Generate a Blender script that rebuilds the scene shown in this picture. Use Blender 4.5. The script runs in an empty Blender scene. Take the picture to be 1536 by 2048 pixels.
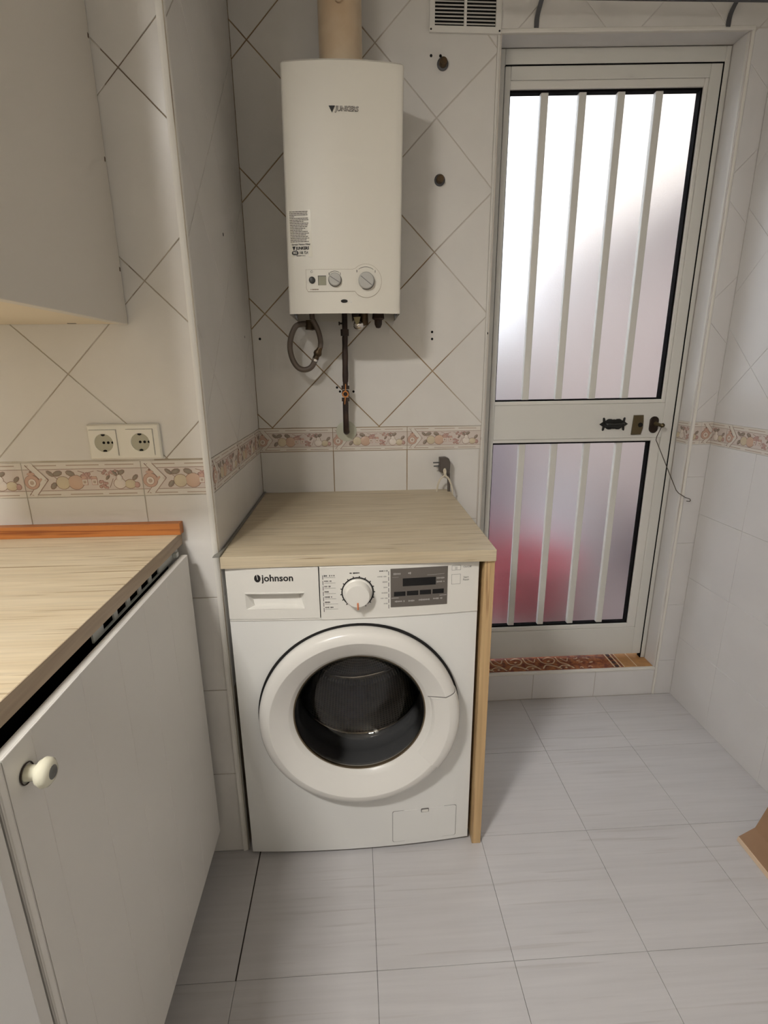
import bpy, bmesh, math, random
from mathutils import Vector, Matrix
random.seed(7)
PI = math.pi
sc = bpy.context.scene
COL = sc.collection

# ------------------------------------------------------------------ camera
CAM = Vector((0.3262, -1.757, 1.2953)); YAW, PITCH, ROLL, FPX = 0.0552, 0.2718, -0.0092, 1018.8
fw = Vector((math.sin(YAW)*math.cos(PITCH), math.cos(YAW)*math.cos(PITCH), -math.sin(PITCH)))
rt = Vector((math.cos(YAW), -math.sin(YAW), 0)); up = rt.cross(fw)
r2 = math.cos(ROLL)*rt + math.sin(ROLL)*up; u2 = -math.sin(ROLL)*rt + math.cos(ROLL)*up
cam_d = bpy.data.cameras.new('camera'); cam = bpy.data.objects.new('camera', cam_d); COL.objects.link(cam)
mw = Matrix((r2, u2, -fw)).transposed().to_4x4(); mw.translation = CAM
cam.matrix_world = mw
cam_d.sensor_fit = 'VERTICAL'; cam_d.sensor_height = 36.0; cam_d.lens = FPX/2048*36.0
cam_d.clip_start = 0.02; cam_d.clip_end = 100
sc.camera = cam

# ------------------------------------------------------------------ world, exposure
world = bpy.data.worlds.new('overcast_sky'); sc.world = world; world.use_nodes = True
bg = world.node_tree.nodes['Background']; bg.inputs[0].default_value = (0.86, 0.92, 1.0, 1); bg.inputs[1].default_value = 3.2
sc.view_settings.view_transform = 'Standard'; sc.view_settings.look = 'None'
sc.view_settings.gamma = 1.0; sc.view_settings.use_curve_mapping = False
sc.view_settings.exposure = 0.0
cy = sc.cycles; cy.max_bounces = 7; cy.diffuse_bounces = 3; cy.glossy_bounces = 2; cy.transmission_bounces = 5; cy.transparent_max_bounces = 8
cy.use_denoising = True; cy.use_adaptive_sampling = True; cy.adaptive_threshold = .1; cy.adaptive_min_samples = 16; cy.caustics_reflective = False; cy.use_light_tree = False
LAMP_POS = (-0.46, -2.05, 2.33); LAMP_SIZE = (0.30, 0.16); LAMP_STRENGTH = 228.0; LAMP_COLOR = (1.0, 0.975, 0.94)

# ------------------------------------------------------------------ materials
MATS = {}
def lin(c):
    return tuple(((v/255)/12.92 if v/255 <= .04045 else ((v/255+.055)/1.055)**2.4) for v in c)
def mat(name, rgb, rough=.5, metal=0., coat=0., spec=.5, bump=0., bscale=60., vary=0., vscale=4., trans=0., emit=0., stretch=None, rgb2=None, ramp=(.35, .65), ior=1.45, detail=4., mix=1.0):
    """rgb in 0-255 sRGB.  rgb2: second colour mixed by noise (stretch = scale per axis)."""
    if name in MATS: return MATS[name]
    m = bpy.data.materials.new(name); m.use_nodes = True; MATS[name] = m
    nt = m.node_tree; p = nt.nodes['Principled BSDF']
    c = lin(rgb); p.inputs['Base Color'].default_value = (*c, 1)
    p.inputs['Roughness'].default_value = rough; p.inputs['Metallic'].default_value = metal
    p.inputs['Specular IOR Level'].default_value = spec; p.inputs['IOR'].default_value = ior
    p.inputs['Coat Weight'].default_value = coat; p.inputs['Coat Roughness'].default_value = .08
    p.inputs['Transmission Weight'].default_value = trans
    if emit:
        p.inputs['Emission Color'].default_value = (*c, 1); p.inputs['Emission Strength'].default_value = emit
    tc = None
    def coords(st):
        nonlocal tc
        if tc is None: tc = nt.nodes.new('ShaderNodeTexCoord')
        mp = nt.nodes.new('ShaderNodeMapping'); nt.links.new(tc.outputs['Object'], mp.inputs['Vector'])
        mp.inputs['Scale'].default_value = st or (1, 1, 1); return mp
    if rgb2 is not None or vary:
        mp = coords(stretch); nz = nt.nodes.new('ShaderNodeTexNoise'); nz.inputs['Scale'].default_value = vscale; nz.inputs['Detail'].default_value = detail
        nt.links.new(mp.outputs['Vector'], nz.inputs['Vector'])
        cr = nt.nodes.new('ShaderNodeValToRGB'); cr.color_ramp.elements[0].position = ramp[0]; cr.color_ramp.elements[1].position = ramp[1]
        c2 = lin(rgb2) if rgb2 is not None else tuple(v*(1-vary) for v in c)
        cr.color_ramp.elements[0].color = (*c2, 1); cr.color_ramp.elements[1].color = (*c, 1)
        nt.links.new(nz.outputs['Fac'], cr.inputs['Fac']); nt.links.new(cr.outputs['Color'], p.inputs['Base Color'])
    if bump:
        mp = coords(stretch); nb = nt.nodes.new('ShaderNodeTexNoise'); nb.inputs['Scale'].default_value = bscale; nb.inputs['Detail'].default_value = 3
        nt.links.new(mp.outputs['Vector'], nb.inputs['Vector'])
        b = nt.nodes.new('ShaderNodeBump'); b.inputs['Strength'].default_value = bump; b.inputs['Distance'].default_value = .002
        nt.links.new(nb.outputs['Fac'], b.inputs['Height']); nt.links.new(b.outputs['Normal'], p.inputs['Normal'])
    return m

def wood(name, light, mid, dark, axis='x', rough=.45, scale=1.0, pore=.86):
    """long grain along one axis: stretched noise streaks, fine pores, slow tone drift"""
    m = bpy.data.materials.new(name); m.use_nodes = True; MATS[name] = m
    nt = m.node_tree; p = nt.nodes['Principled BSDF']; p.inputs['Roughness'].default_value = rough
    tc = nt.nodes.new('ShaderNodeTexCoord')
    def noise(st, sc_, det, dist=0.):
        mp = nt.nodes.new('ShaderNodeMapping'); mp.inputs['Scale'].default_value = st
        nt.links.new(tc.outputs['Object'], mp.inputs['Vector'])
        n = nt.nodes.new('ShaderNodeTexNoise'); n.inputs['Scale'].default_value = sc_; n.inputs['Detail'].default_value = det
        n.inputs['Distortion'].default_value = dist
        nt.links.new(mp.outputs['Vector'], n.inputs['Vector']); return n
    st = {'x': (.09, 1, 1), 'y': (1, .09, 1), 'z': (1, 1, .09)}[axis]
    st2 = {'x': (.03, 1, 1), 'y': (1, .03, 1), 'z': (1, 1, .03)}[axis]
    a = noise(st, 26*scale, 5, .6); b = noise(st2, 120*scale, 3); d = noise(st2, 80*scale, 3, .2)
    r1 = nt.nodes.new('ShaderNodeValToRGB'); e = r1.color_ramp.elements
    e[0].position = .32; e[0].color = (*lin(mid), 1); e[1].position = .62; e[1].color = (*lin(light), 1)
    nt.links.new(a.outputs['Fac'], r1.inputs['Fac'])
    r2_ = nt.nodes.new('ShaderNodeValToRGB'); e = r2_.color_ramp.elements
    e[0].position = .33; e[0].color = (1, 1, 1, 1); e[1].position = .39; e[1].color = (0, 0, 0, 1)
    nt.links.new(d.outputs['Fac'], r2_.inputs['Fac'])
    mx = nt.nodes.new('ShaderNodeMix'); mx.data_type = 'RGBA'
    nt.links.new(r2_.outputs['Color'], mx.inputs[0]); nt.links.new(r1.outputs['Color'], mx.inputs[6]); mx.inputs[7].default_value = (*lin(dark), 1)
    r3 = nt.nodes.new('ShaderNodeValToRGB'); e = r3.color_ramp.elements
    e[0].position = .3; e[0].color = (pore, pore, pore, 1); e[1].position = .6; e[1].color = (1, 1, 1, 1)
    nt.links.new(b.outputs['Fac'], r3.inputs['Fac'])
    mu = nt.nodes.new('ShaderNodeMix'); mu.data_type = 'RGBA'; mu.blend_type = 'MULTIPLY'; mu.inputs[0].default_value = 1
    nt.links.new(mx.outputs[2], mu.inputs[6]); nt.links.new(r3.outputs['Color'], mu.inputs[7])
    nt.links.new(mu.outputs[2], p.inputs['Base Color'])
    bp = nt.nodes.new('ShaderNodeBump'); bp.inputs['Strength'].default_value = .15; bp.inputs['Distance'].default_value = .001
    nt.links.new(b.outputs['Fac'], bp.inputs['Height']); nt.links.new(bp.outputs['Normal'], p.inputs['Normal'])
    return m

TILE = mat('white_wall_tile', (224, 220, 214), .30, bump=.05, bscale=22, vary=.05, vscale=7)
TILE_R = mat('white_wall_tile_smooth', (224, 221, 219), .28, bump=.04, bscale=14, vary=.04, vscale=6)
GROUT_B = mat('stained_grout', (134, 108, 78), .9, rgb2=(176, 152, 118), vscale=9, ramp=(.3, .7))
def stain_fade(m):
    # the brown staining dies out towards the door, where the joints stay clean
    nt = m.node_tree; p = nt.nodes['Principled BSDF']; src = p.inputs['Base Color'].links[0].from_socket
    tc = nt.nodes.new('ShaderNodeTexCoord'); sx = nt.nodes.new('ShaderNodeSeparateXYZ'); nt.links.new(tc.outputs['Object'], sx.inputs[0])
    n = nt.nodes.new('ShaderNodeTexNoise'); n.inputs['Scale'].default_value = 6; nt.links.new(tc.outputs['Object'], n.inputs['Vector'])
    ad = nt.nodes.new('ShaderNodeMath'); ad.operation = 'MULTIPLY_ADD'; hz = nt.nodes.new('ShaderNodeMath'); hz.operation = 'SUBTRACT'; hz.use_clamp = True; nt.links.new(sx.outputs['Z'], hz.inputs[0]); hz.inputs[1].default_value = 1.40
    hx = nt.nodes.new('ShaderNodeMath'); hx.operation = 'MULTIPLY_ADD'; nt.links.new(hz.outputs[0], hx.inputs[0]); hx.inputs[1].default_value = .35; nt.links.new(sx.outputs['X'], hx.inputs[2])
    nt.links.new(n.outputs['Fac'], ad.inputs[0]); ad.inputs[1].default_value = .16; nt.links.new(hx.outputs[0], ad.inputs[2])
    mr = nt.nodes.new('ShaderNodeMapRange'); mr.inputs[1].default_value = .70; mr.inputs[2].default_value = .80; nt.links.new(ad.outputs[0], mr.inputs[0])
    mx = nt.nodes.new('ShaderNodeMix'); mx.data_type = 'RGBA'; nt.links.new(mr.outputs[0], mx.inputs[0]); nt.links.new(src, mx.inputs[6]); mx.inputs[7].default_value = (*lin((202, 194, 184)), 1)
    nt.links.new(mx.outputs[2], p.inputs['Base Color'])
stain_fade(GROUT_B)
GROUT_L = mat('cream_grout', (214, 207, 196), .9, rgb2=(180, 166, 144), vscale=11, ramp=(.32, .62))
GROUT_R = mat('pale_grout', (216, 211, 206), .9, rgb2=(190, 180, 168), vscale=5, ramp=(.28, .5))
PLASTER = mat('white_plaster', (226, 222, 214), .8, bump=.1, bscale=40)
TRIM = mat('cream_edge_trim', (226, 222, 214), .3)
OAK = wood('pale_oak_laminate', (210, 195, 167), (199, 182, 152), (166, 146, 116), 'x', .45, 1.7)
OAK_EDGE = wood('grey_oak_edge', (186, 166, 142), (164, 144, 120), (130, 110, 92), 'y', .5, 1.2)
OAK_END = wood('oak_side_board', (214, 182, 134), (200, 166, 120), (172, 136, 96), 'z')
ORANGE_WOOD = wood('varnished_pine', (190, 120, 60), (170, 98, 44), (146, 80, 36), 'x')
FLOOR_T = wood('pale_grey_wood_vinyl', (207, 204, 204), (202, 199, 199), (195, 191, 190), 'x', .34, .9, .95)
FLOOR_GAP = mat('dark_floor_gap', (70, 64, 60), .9)
WHITE_ENAMEL = mat('white_enamel', (235, 234, 230), .25)
WHITE_PLASTIC = mat('white_plastic', (232, 229, 222), .3)
DOOR_RING = mat('washer_door_plastic', (233, 230, 224), .22)
BLACK = mat('black_rubber', (14, 12, 13), .85, spec=.15)
BLACK_GLOSS = mat('black_gloss', (8, 8, 9), .12)
DARK_GAP = mat('dark_gap', (22, 20, 19), .8)
INK = mat('black_ink', (34, 32, 32), .6)
INK_GREY = mat('grey_ink', (112, 108, 106), .6)
INK_PALE = mat('pale_print', (176, 172, 168), .6)
PANEL_GREY = mat('dark_grey_panel', (104, 98, 92), .35)
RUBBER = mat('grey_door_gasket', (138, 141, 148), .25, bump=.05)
CHROME = mat('chrome', (215, 210, 205), .12, metal=1)
STEEL = mat('drum_steel', (150, 142, 132), .28, metal=1)
BOILER_W = mat('cream_white_enamel', (222, 217, 205), .42)
FLUE_W = mat('yellowed_flue_paint', (218, 200, 172), .35, rgb2=(196, 170, 138), vscale=9, ramp=(.3, .7))
KNOB_GREY = mat('grey_dial', (180, 178, 172), .4)
LCD = mat('grey_green_lcd', (150, 148, 128), .2)
PIPE_BROWN = mat('tarnished_brown_pipe', (62, 44, 34), .55, rgb2=(40, 30, 26), vscale=30, bump=.2)
HOSE = mat('grey_brown_hose', (104, 92, 82), .42)
BRASS_OLD = mat('old_brass', (104, 84, 60), .4, metal=.6, rgb2=(70, 58, 44), vscale=40)
ORANGE_P = mat('orange_valve_lever', (206, 132, 66), .45)
ALU = mat('cream_white_aluminium', (222, 220, 213), .32)
ALU_BRIGHT = mat('white_aluminium_bead', (228, 225, 218), .3)
BLACK_IRON = mat('black_iron', (24, 24, 22), .4)
BRONZE = mat('dull_bronze', (98, 86, 62), .38, metal=.55)
DARK_BRONZE = mat('dark_bronze', (48, 36, 28), .4, metal=.4)
WIRE = mat('steel_wire', (96, 88, 80), .35, metal=.7)
PLUG = mat('grey_plug_plastic', (92, 84, 78), .45)
CORD = mat('white_cord', (214, 204, 184), .45)
SOCKET_W = mat('socket_plastic', (232, 228, 216), .3)
CAB_W = mat('off_white_cabinet_paint', (228, 224, 217), .4, bump=.04, bscale=30)
CAB_UP = mat('cream_cabinet_laminate', (222, 215, 203), .42, bump=.05, bscale=120)
CAB_LIT = mat('lit_white_laminate', (248, 247, 245), .35)  # whiter than the door beside it, to stand in for light falling on it
PORCELAIN = mat('porcelain', (232, 228, 206), .1)
KNOB_CAP = mat('dull_metal_cap', (116, 116, 112), .35, metal=.5)
KRAFT = mat('cardboard', (160, 127, 99), .85, vary=.12, vscale=14)
KRAFT_EDGE = mat('cardboard_edge', (226, 200, 172), .8)
SEAL = mat('grey_sealing_strip', (128, 126, 118), .4)
GALV = mat('grey_metal_strap', (92, 92, 94), .4, metal=.4)
METAL_RAIL = mat('white_metal_strip', (196, 198, 194), .3)
HOLE = mat('drill_hole', (16, 14, 13), .9)

def frosted():
    m = bpy.data.materials.new('frosted_glass'); m.use_nodes = True; nt = m.node_tree
    p = nt.nodes['Principled BSDF']
    p.inputs['Base Color'].default_value = (.97, .97, .97, 1); p.inputs['Transmission Weight'].default_value = 1
    p.inputs['Roughness'].default_value = .42; p.inputs['IOR'].default_value = 1.42
    tc = nt.nodes.new('ShaderNodeTexCoord'); n = nt.nodes.new('ShaderNodeTexNoise'); n.inputs['Scale'].default_value = 260; n.inputs['Detail'].default_value = 2
    nt.links.new(tc.outputs['Object'], n.inputs['Vector'])
    b = nt.nodes.new('ShaderNodeBump'); b.inputs['Strength'].default_value = .25; b.inputs['Distance'].default_value = .001
    nt.links.new(n.outputs['Fac'], b.inputs['Height']); nt.links.new(b.outputs['Normal'], p.inputs['Normal'])
    return m
FROST = frosted()
def washer_glass():
    m = bpy.data.materials.new('smoked_door_glass'); m.use_nodes = True; nt = m.node_tree; nt.nodes.remove(nt.nodes['Principled BSDF'])
    out = nt.nodes['Material Output']; t = nt.nodes.new('ShaderNodeBsdfTransparent'); t.inputs[0].default_value = (.80, .79, .77, 1)
    g = nt.nodes.new('ShaderNodeBsdfGlossy'); g.inputs['Roughness'].default_value = .02
    fr_ = nt.nodes.new('ShaderNodeFresnel'); fr_.inputs[0].default_value = 1.5; mx = nt.nodes.new('ShaderNodeMixShader')
    nt.links.new(fr_.outputs[0], mx.inputs[0]); nt.links.new(t.outputs[0], mx.inputs[1]); nt.links.new(g.outputs[0], mx.inputs[2]); nt.links.new(mx.outputs[0], out.inputs[0])
    return m
SMOKE = washer_glass()
def drum_mat():
    m = bpy.data.materials.new('perforated_drum_steel'); m.use_nodes = True; nt = m.node_tree
    p = nt.nodes['Principled BSDF']; p.inputs['Metallic'].default_value = .85; p.inputs['Roughness'].default_value = .34
    N_ = nt.nodes.new; L_ = nt.links.new
    tc = N_('ShaderNodeTexCoord'); sx = N_('ShaderNodeSeparateXYZ'); L_(tc.outputs['Object'], sx.inputs[0])
    def math_(op, a, b):
        n = N_('ShaderNodeMath'); n.operation = op
        for i, q in enumerate((a, b)):
            if isinstance(q, (int, float)): n.inputs[i].default_value = q
            else: L_(q, n.inputs[i])
        return n.outputs[0]
    dx = math_('SUBTRACT', sx.outputs['X'], .0045); dz = math_('SUBTRACT', sx.outputs['Z'], .449)
    ang = math_('MULTIPLY', math_('ARCTAN2', dz, dx), 24.0); rad = math_('MULTIPLY', math_('ADD', sx.outputs['Y'], math_('POWER', math_('ADD', math_('MULTIPLY', dx, dx), math_('MULTIPLY', dz, dz)), .5)), 100.0)
    cb_ = N_('ShaderNodeCombineXYZ'); L_(ang, cb_.inputs[0]); L_(rad, cb_.inputs[1])
    v = N_('ShaderNodeTexVoronoi'); v.voronoi_dimensions = '2D'; v.inputs['Scale'].default_value = 1.0; v.inputs['Randomness'].default_value = 0.0; L_(cb_.outputs[0], v.inputs['Vector'])
    cr = N_('ShaderNodeValToRGB'); e = cr.color_ramp.elements; e[0].position = .22; e[0].color = (.01, .01, .01, 1); e[1].position = .30; e[1].color = (.50, .46, .41, 1)
    L_(v.outputs['Distance'], cr.inputs['Fac']); L_(cr.outputs['Color'], p.inputs['Base Color'])
    return m
DRUM = drum_mat()
def lamp_mat():
    m = bpy.data.materials.new('lit_diffuser'); m.use_nodes = True; nt = m.node_tree; p = nt.nodes['Principled BSDF']
    p.inputs['Emission Color'].default_value = (*LAMP_COLOR, 1); p.inputs['Emission Strength'].default_value = LAMP_STRENGTH
    return m
LAMP_M = lamp_mat()

# ------------------------------------------------------------------ mesh helpers
def tag(o, label=None, cat=None, group=None, kind=None):
    if label: o['label'] = label
    if cat: o['category'] = cat
    if group: o['group'] = group
    if kind: o['kind'] = kind
    return o
ORIGIN = {}
def org(o): return ORIGIN.get(o.name, Vector((0, 0, 0))) if o else Vector((0, 0, 0))
def thing(name, label, cat, loc, group=None):
    o = bpy.data.objects.new(name, None); COL.objects.link(o); o.location = loc; o.empty_display_size = .05
    ORIGIN[o.name] = Vector(loc)
    return tag(o, label, cat, group)

class MB:
    """collects world-space geometry; build() links it as ONE mesh object (optionally under a parent)"""
    def __init__(s): s.v = []; s.f = []; s.m = []; s.sm = []
    def add(s, verts, faces, mi=0, smooth=False):
        b = len(s.v); s.v += [tuple(v) for v in verts]
        for f in faces: s.f.append([b+i for i in f]); s.m.append(mi); s.sm.append(smooth)
        return s
    def box(s, x0, x1, y0, y1, z0, z1, mi=0, bev=0.):
        if bev > 0:
            b = bmesh.new(); bmesh.ops.create_cube(b, size=1)
            for v in b.verts: v.co = Vector(((x0+x1)/2+v.co.x*(x1-x0), (y0+y1)/2+v.co.y*(y1-y0), (z0+z1)/2+v.co.z*(z1-z0)))
            bmesh.ops.bevel(b, geom=b.edges[:], offset=bev, segments=2, affect='EDGES', profile=.5)
            b.verts.index_update(); s.add([v.co for v in b.verts], [[v.index for v in f.verts] for f in b.faces], mi); b.free(); return s
        v = [(x, y, z) for x in (x0, x1) for y in (y0, y1) for z in (z0, z1)]
        return s.add(v, [(0, 1, 3, 2), (4, 6, 7, 5), (0, 4, 5, 1), (2, 3, 7, 6), (0, 2, 6, 4), (1, 5, 7, 3)], mi)
    def prism(s, pts, depth, frame, mi=0, bev=0.):
        """polygon pts (u,v) counter-clockwise seen from the front; frame(u,v,t) -> point, t out of the surface"""
        n = len(pts); a = [frame(u, v, 0) for u, v in pts]
        if bev:
            cx = sum(p[0] for p in pts)/n; cy = sum(p[1] for p in pts)/n
            ins = inset(pts, bev); b = [frame(u, v, depth-bev) for u, v in pts]; c = [frame(u, v, depth) for u, v in ins]
            s.add(a+b+c, [[i, (i+1) % n, n+(i+1) % n, n+i] for i in range(n)]+[[n+i, n+(i+1) % n, 2*n+(i+1) % n, 2*n+i] for i in range(n)]+[[2*n+i for i in range(n)]], mi)
        else:
            b = [frame(u, v, depth) for u, v in pts]
            s.add(a+b, [[i, (i+1) % n, n+(i+1) % n, n+i] for i in range(n)]+[[n+i for i in range(n)], list(range(n))[::-1]], mi)
        return s
    def lathe(s, prof, c, axis, mi=0, n=48, a0=0., a1=2*PI, smooth=True, ux=None):
        """prof: (r, h) along axis from centre c"""
        ax = Vector(axis).normalized(); u = Vector(ux) if ux else (Vector((1, 0, 0)) if abs(ax.x) < .9 else Vector((0, 1, 0)))
        u = (u-ax*u.dot(ax)).normalized(); w = ax.cross(u); c = Vector(c)
        full = abs(a1-a0-2*PI) < 1e-6; k = n if full else n+1; vs = []
        for r, h in prof:
            for i in range(k):
                t = a0+(a1-a0)*i/n; vs.append(c+ax*h+(u*math.cos(t)+w*math.sin(t))*r)
        fs = []
        for j in range(len(prof)-1):
            for i in range(n):
                i2 = (i+1) % k
                fs.append([j*k+i, j*k+i2, (j+1)*k+i2, (j+1)*k+i])
        return s.add(vs, fs, mi, smooth)
    def cyl(s, c, axis, r, h, mi=0, n=24, r1=None):
        r1 = r if r1 is None else r1
        return s.lathe([(0, 0), (r, 0), (r, 0), (r1, h), (r1, h), (0, h)], c, axis, mi, n, smooth=True)
    def tube(s, pts, r, mi=0, n=10, cap=True):
        P = [Vector(p) for p in pts]; vs = []; prev = None; R = r if hasattr(r, '__len__') else [r]*len(P)
        for i, p in enumerate(P):
            t = (P[min(i+1, len(P)-1)]-P[max(i-1, 0)]).normalized()
            if prev is None:
                a = Vector((0, 0, 1)) if abs(t.z) < .9 else Vector((1, 0, 0)); u = (a-t*a.dot(t)).normalized()
            else: u = (prev-t*prev.dot(t)).normalized()
            prev = u; w = t.cross(u)
            for k in range(n):
                q = 2*PI*k/n; vs.append(p+(u*math.cos(q)+w*math.sin(q))*R[i])
        fs = [[i*n+k, i*n+(k+1) % n, (i+1)*n+(k+1) % n, (i+1)*n+k] for i in range(len(P)-1) for k in range(n)]
        if cap: fs += [list(range(n))[::-1], [(len(P)-1)*n+k for k in range(n)]]
        return s.add(vs, fs, mi, True)
    def build(s, name, mats, parent=None, fix=True):
        me = bpy.data.meshes.new(name); o0 = org(parent)
        me.from_pydata([tuple(Vector(v)-o0) for v in s.v], [], s.f)
        for m in (mats if isinstance(mats, (list, tuple)) else [mats]): me.materials.append(m)
        for p, mi, sm in zip(me.polygons, s.m, s.sm): p.material_index = mi; p.use_smooth = sm
        if fix:
            b = bmesh.new(); b.from_mesh(me); bmesh.ops.remove_doubles(b, verts=b.verts[:], dist=1e-6)
            bmesh.ops.recalc_face_normals(b, faces=b.faces[:]); b.to_mesh(me); b.free()
        if any(s.sm):
            try: me.set_sharp_from_angle(angle=math.radians(38))
            except Exception: pass
        o = bpy.data.objects.new(name, me); COL.objects.link(o)
        if parent: o.parent = parent; ORIGIN[o.name] = o0
        return o
def inset(pts, d):
    n = len(pts); out = []
    for i in range(n):
        p0, p1, p2 = Vector(pts[i-1]), Vector(pts[i]), Vector(pts[(i+1) % n])
        a = (p1-p0).normalized(); b = (p2-p1).normalized(); na = Vector((-a.y, a.x)); nb = Vector((-b.y, b.x))
        m = na+nb; L = m.length
        m = na if L < 1e-6 else m/L; q = max(.35, m.dot(na)); p = p1+m*(d/q); out.append((p.x, p.y))
    return out
def smooth_curve(pts, n=8):
    """Catmull-Rom"""
    P = [Vector(p) for p in pts]; P = [P[0]*2-P[1]]+P+[P[-1]*2-P[-2]]; out = []
    for i in range(1, len(P)-2):
        for k in range(n):
            t = k/n; a, b, c, d = P[i-1:i+3]
            out.append(.5*((2*b)+(c-a)*t+(2*a-5*b+4*c-d)*t*t+(3*b-a-3*c+d)*t**3))
    out.append(P[-2]); return out
def clip(poly, x0, x1, y0, y1):
    def cut(ps, f, inter):
        out = []
        for i in range(len(ps)):
            a, b = ps[i-1], ps[i]
            if f(b):
                if not f(a): out.append(inter(a, b))
                out.append(b)
            elif f(a): out.append(inter(a, b))
        return out
    def ix(k, val): return lambda a, b: tuple((a[j]+(b[j]-a[j])*(val-a[k])/(b[k]-a[k])) if j != k else val for j in (0, 1))
    for f, it in ((lambda p: p[0] >= x0, ix(0, x0)), (lambda p: p[0] <= x1, ix(0, x1)), (lambda p: p[1] >= y0, ix(1, y0)), (lambda p: p[1] <= y1, ix(1, y1))):
        if not poly: return []
        poly = cut(poly, f, it)
    out = []
    for p in poly:
        if not out or (abs(p[0]-out[-1][0])+abs(p[1]-out[-1][1])) > 1e-5: out.append(p)
    if len(out) > 2 and abs(out[0][0]-out[-1][0])+abs(out[0][1]-out[-1][1]) < 1e-5: out.pop()
    return out if len(out) > 2 else []
def area(p): return abs(sum(p[i-1][0]*p[i][1]-p[i][0]*p[i-1][1] for i in range(len(p))))/2
def text(s, size, u, v, frame, m, name, parent, align='LEFT', depth=.0004, offset=0., xs=1.0, shear=0.):
    cu = bpy.data.curves.new('print', 'FONT'); cu.body = s; cu.size = size; cu.align_x = align; cu.align_y = 'CENTER'; cu.offset = offset; cu.resolution_u = 2; cu.shear = shear
    t = bpy.data.objects.new('print', cu); COL.objects.link(t); bpy.context.view_layer.update()
    me0 = bpy.data.meshes.new_from_object(t.evaluated_get(bpy.context.evaluated_depsgraph_get()))
    b = MB(); b.add([frame(u+w.co.x*xs, v+w.co.y, depth) for w in me0.vertices], [list(p.vertices) for p in me0.polygons])
    bpy.data.objects.remove(t); bpy.data.curves.remove(cu); bpy.data.meshes.remove(me0)
    return b.build(name, m, parent, fix=False)
def smear(n, size, u, v, frame, m, name, parent, align='LEFT', depth=.0004):
    """print too small to read: n letter-sized marks of uneven height in a row"""
    b = MB(); w = size*.5; rn = random.Random(int(u*1e5)+int(v*1e4)); u0 = u-(n*w if align == 'RIGHT' else n*w/2 if align == 'CENTER' else 0)
    for i in range(n):
        if i and rn.random() < .12: continue
        h = size*rn.uniform(.24, .42); a = u0+i*w; b.add([frame(a, v-h, depth), frame(a+w*.78, v-h, depth), frame(a+w*.78, v+h*.9, depth), frame(a, v+h*.9, depth)], [[0, 1, 2, 3]])
    return b.build(name, m, parent, fix=False)
# surface frames: (u, v, t) -> world, t = height above the surface
def F_y(y): return lambda u, v, t: (u, y-t, v)             # faces the viewer (-y), u = x, v = z
def F_px(x): return lambda u, v, t: (x+t, u, v)            # faces +x, u = y, v = z
def F_nx(x): return lambda u, v, t: (x-t, u, v)            # faces -x
def F_z(z): return lambda u, v, t: (u, v, z+t)             # faces up

GROUT_A = mat('alcove_grout', (186, 174, 156), .9, rgb2=(122, 102, 80), vscale=6, ramp=(.35, .6))
# ------------------------------------------------------------------ dimensions
W = 1.599; D1 = 0.61; TS = 0.2555; DG = TS*math.sqrt(2)
ZB0, ZB1 = 1.028, 1.107; CEIL = 2.46; REAR = -3.3; XL = -0.72
XO0, XO1, ZO0, ZO1 = 0.776, 1.5186, 0.123, 2.240            # door opening in the back wall

# ------------------------------------------------------------------ room shell
def struct(o): return tag(o, kind='structure')
b = MB(); b.box(XL-.1, W+.1, REAR-.1, 0.0, -.12, -.003)
floor = struct(b.build('floor', FLOOR_GAP))
b = MB(); b.box(XL-.1, W+.1, REAR-.1, .22, CEIL, CEIL+.1); struct(b.build('ceiling', PLASTER))
b = MB(); b.box(-.12, XO0, 0, .16, -.12, CEIL); b.box(XO0, W+.1, 0, .16, ZO1, CEIL, 1); b.box(XO1, W+.1, 0, .16, -.12, ZO1, 1); b.box(XO0, XO1, 0, .16, -.12, ZO0-.006, 0)
wall_back = struct(b.build('wall_back', [GROUT_B, GROUT_R]))
b = MB(); b.box(-.12, 0, -D1, 0, 0, CEIL); wall_alcove = struct(b.build('wall_alcove', GROUT_A))
b = MB(); b.box(XL, -.12, -D1, -D1+.12, 0, CEIL); wall_socket = struct(b.build('wall_socket', GROUT_L))
b = MB(); b.box(W, W+.1, REAR-.1, .0, -.003, CEIL); wall_right = struct(b.build('wall_right', GROUT_R))
b = MB(); b.box(XL-.1, XL, REAR, -D1+.12, 0, CEIL); struct(b.build('wall_left', PLASTER))
b = MB(); b.box(XL-.1, W+.1, REAR-.1, REAR, 0, CEIL); struct(b.build('wall_rear', PLASTER))

# ------------------------------------------------------------------ wall tiles (each a part of its wall)
TT = .0016
def tile_obj(poly, frame, m, parent, gap, name='tile', bev=.0007, th=TT):
    p = inset(poly, gap/2)
    if area(p) < 2e-5: return None
    sgn = sum(p[i-1][0]*p[i][1]-p[i][0]*p[i-1][1] for i in range(len(p)))
    if sgn < 0: p = p[::-1]
    return MB().prism(p, th, frame, 0, bev).build(name, m, parent)
def diamonds(u0, u1, v0, v1, un, vn, frame, m, parent, gap, skip=None):
    """square tiles set on the corner; lattice node (un, vn)"""
    h = DG/2
    i0 = int((u0-un)/h)-3; i1 = int((u1-un)/h)+3; j0 = int((v0-vn)/h)-3; j1 = int((v1-vn)/h)+3
    for i in range(i0, i1):
        for j in range(j0, j1):
            if (i+j) % 2 == 0: continue
            cu, cv = un+i*h, vn+j*h
            poly = clip([(cu-h, cv), (cu, cv-h), (cu+h, cv), (cu, cv+h)], u0, u1, v0, v1)
            if poly and area(poly) > 4e-5 and not (skip and skip(poly)): tile_obj(poly, frame, m, parent, gap)
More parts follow.
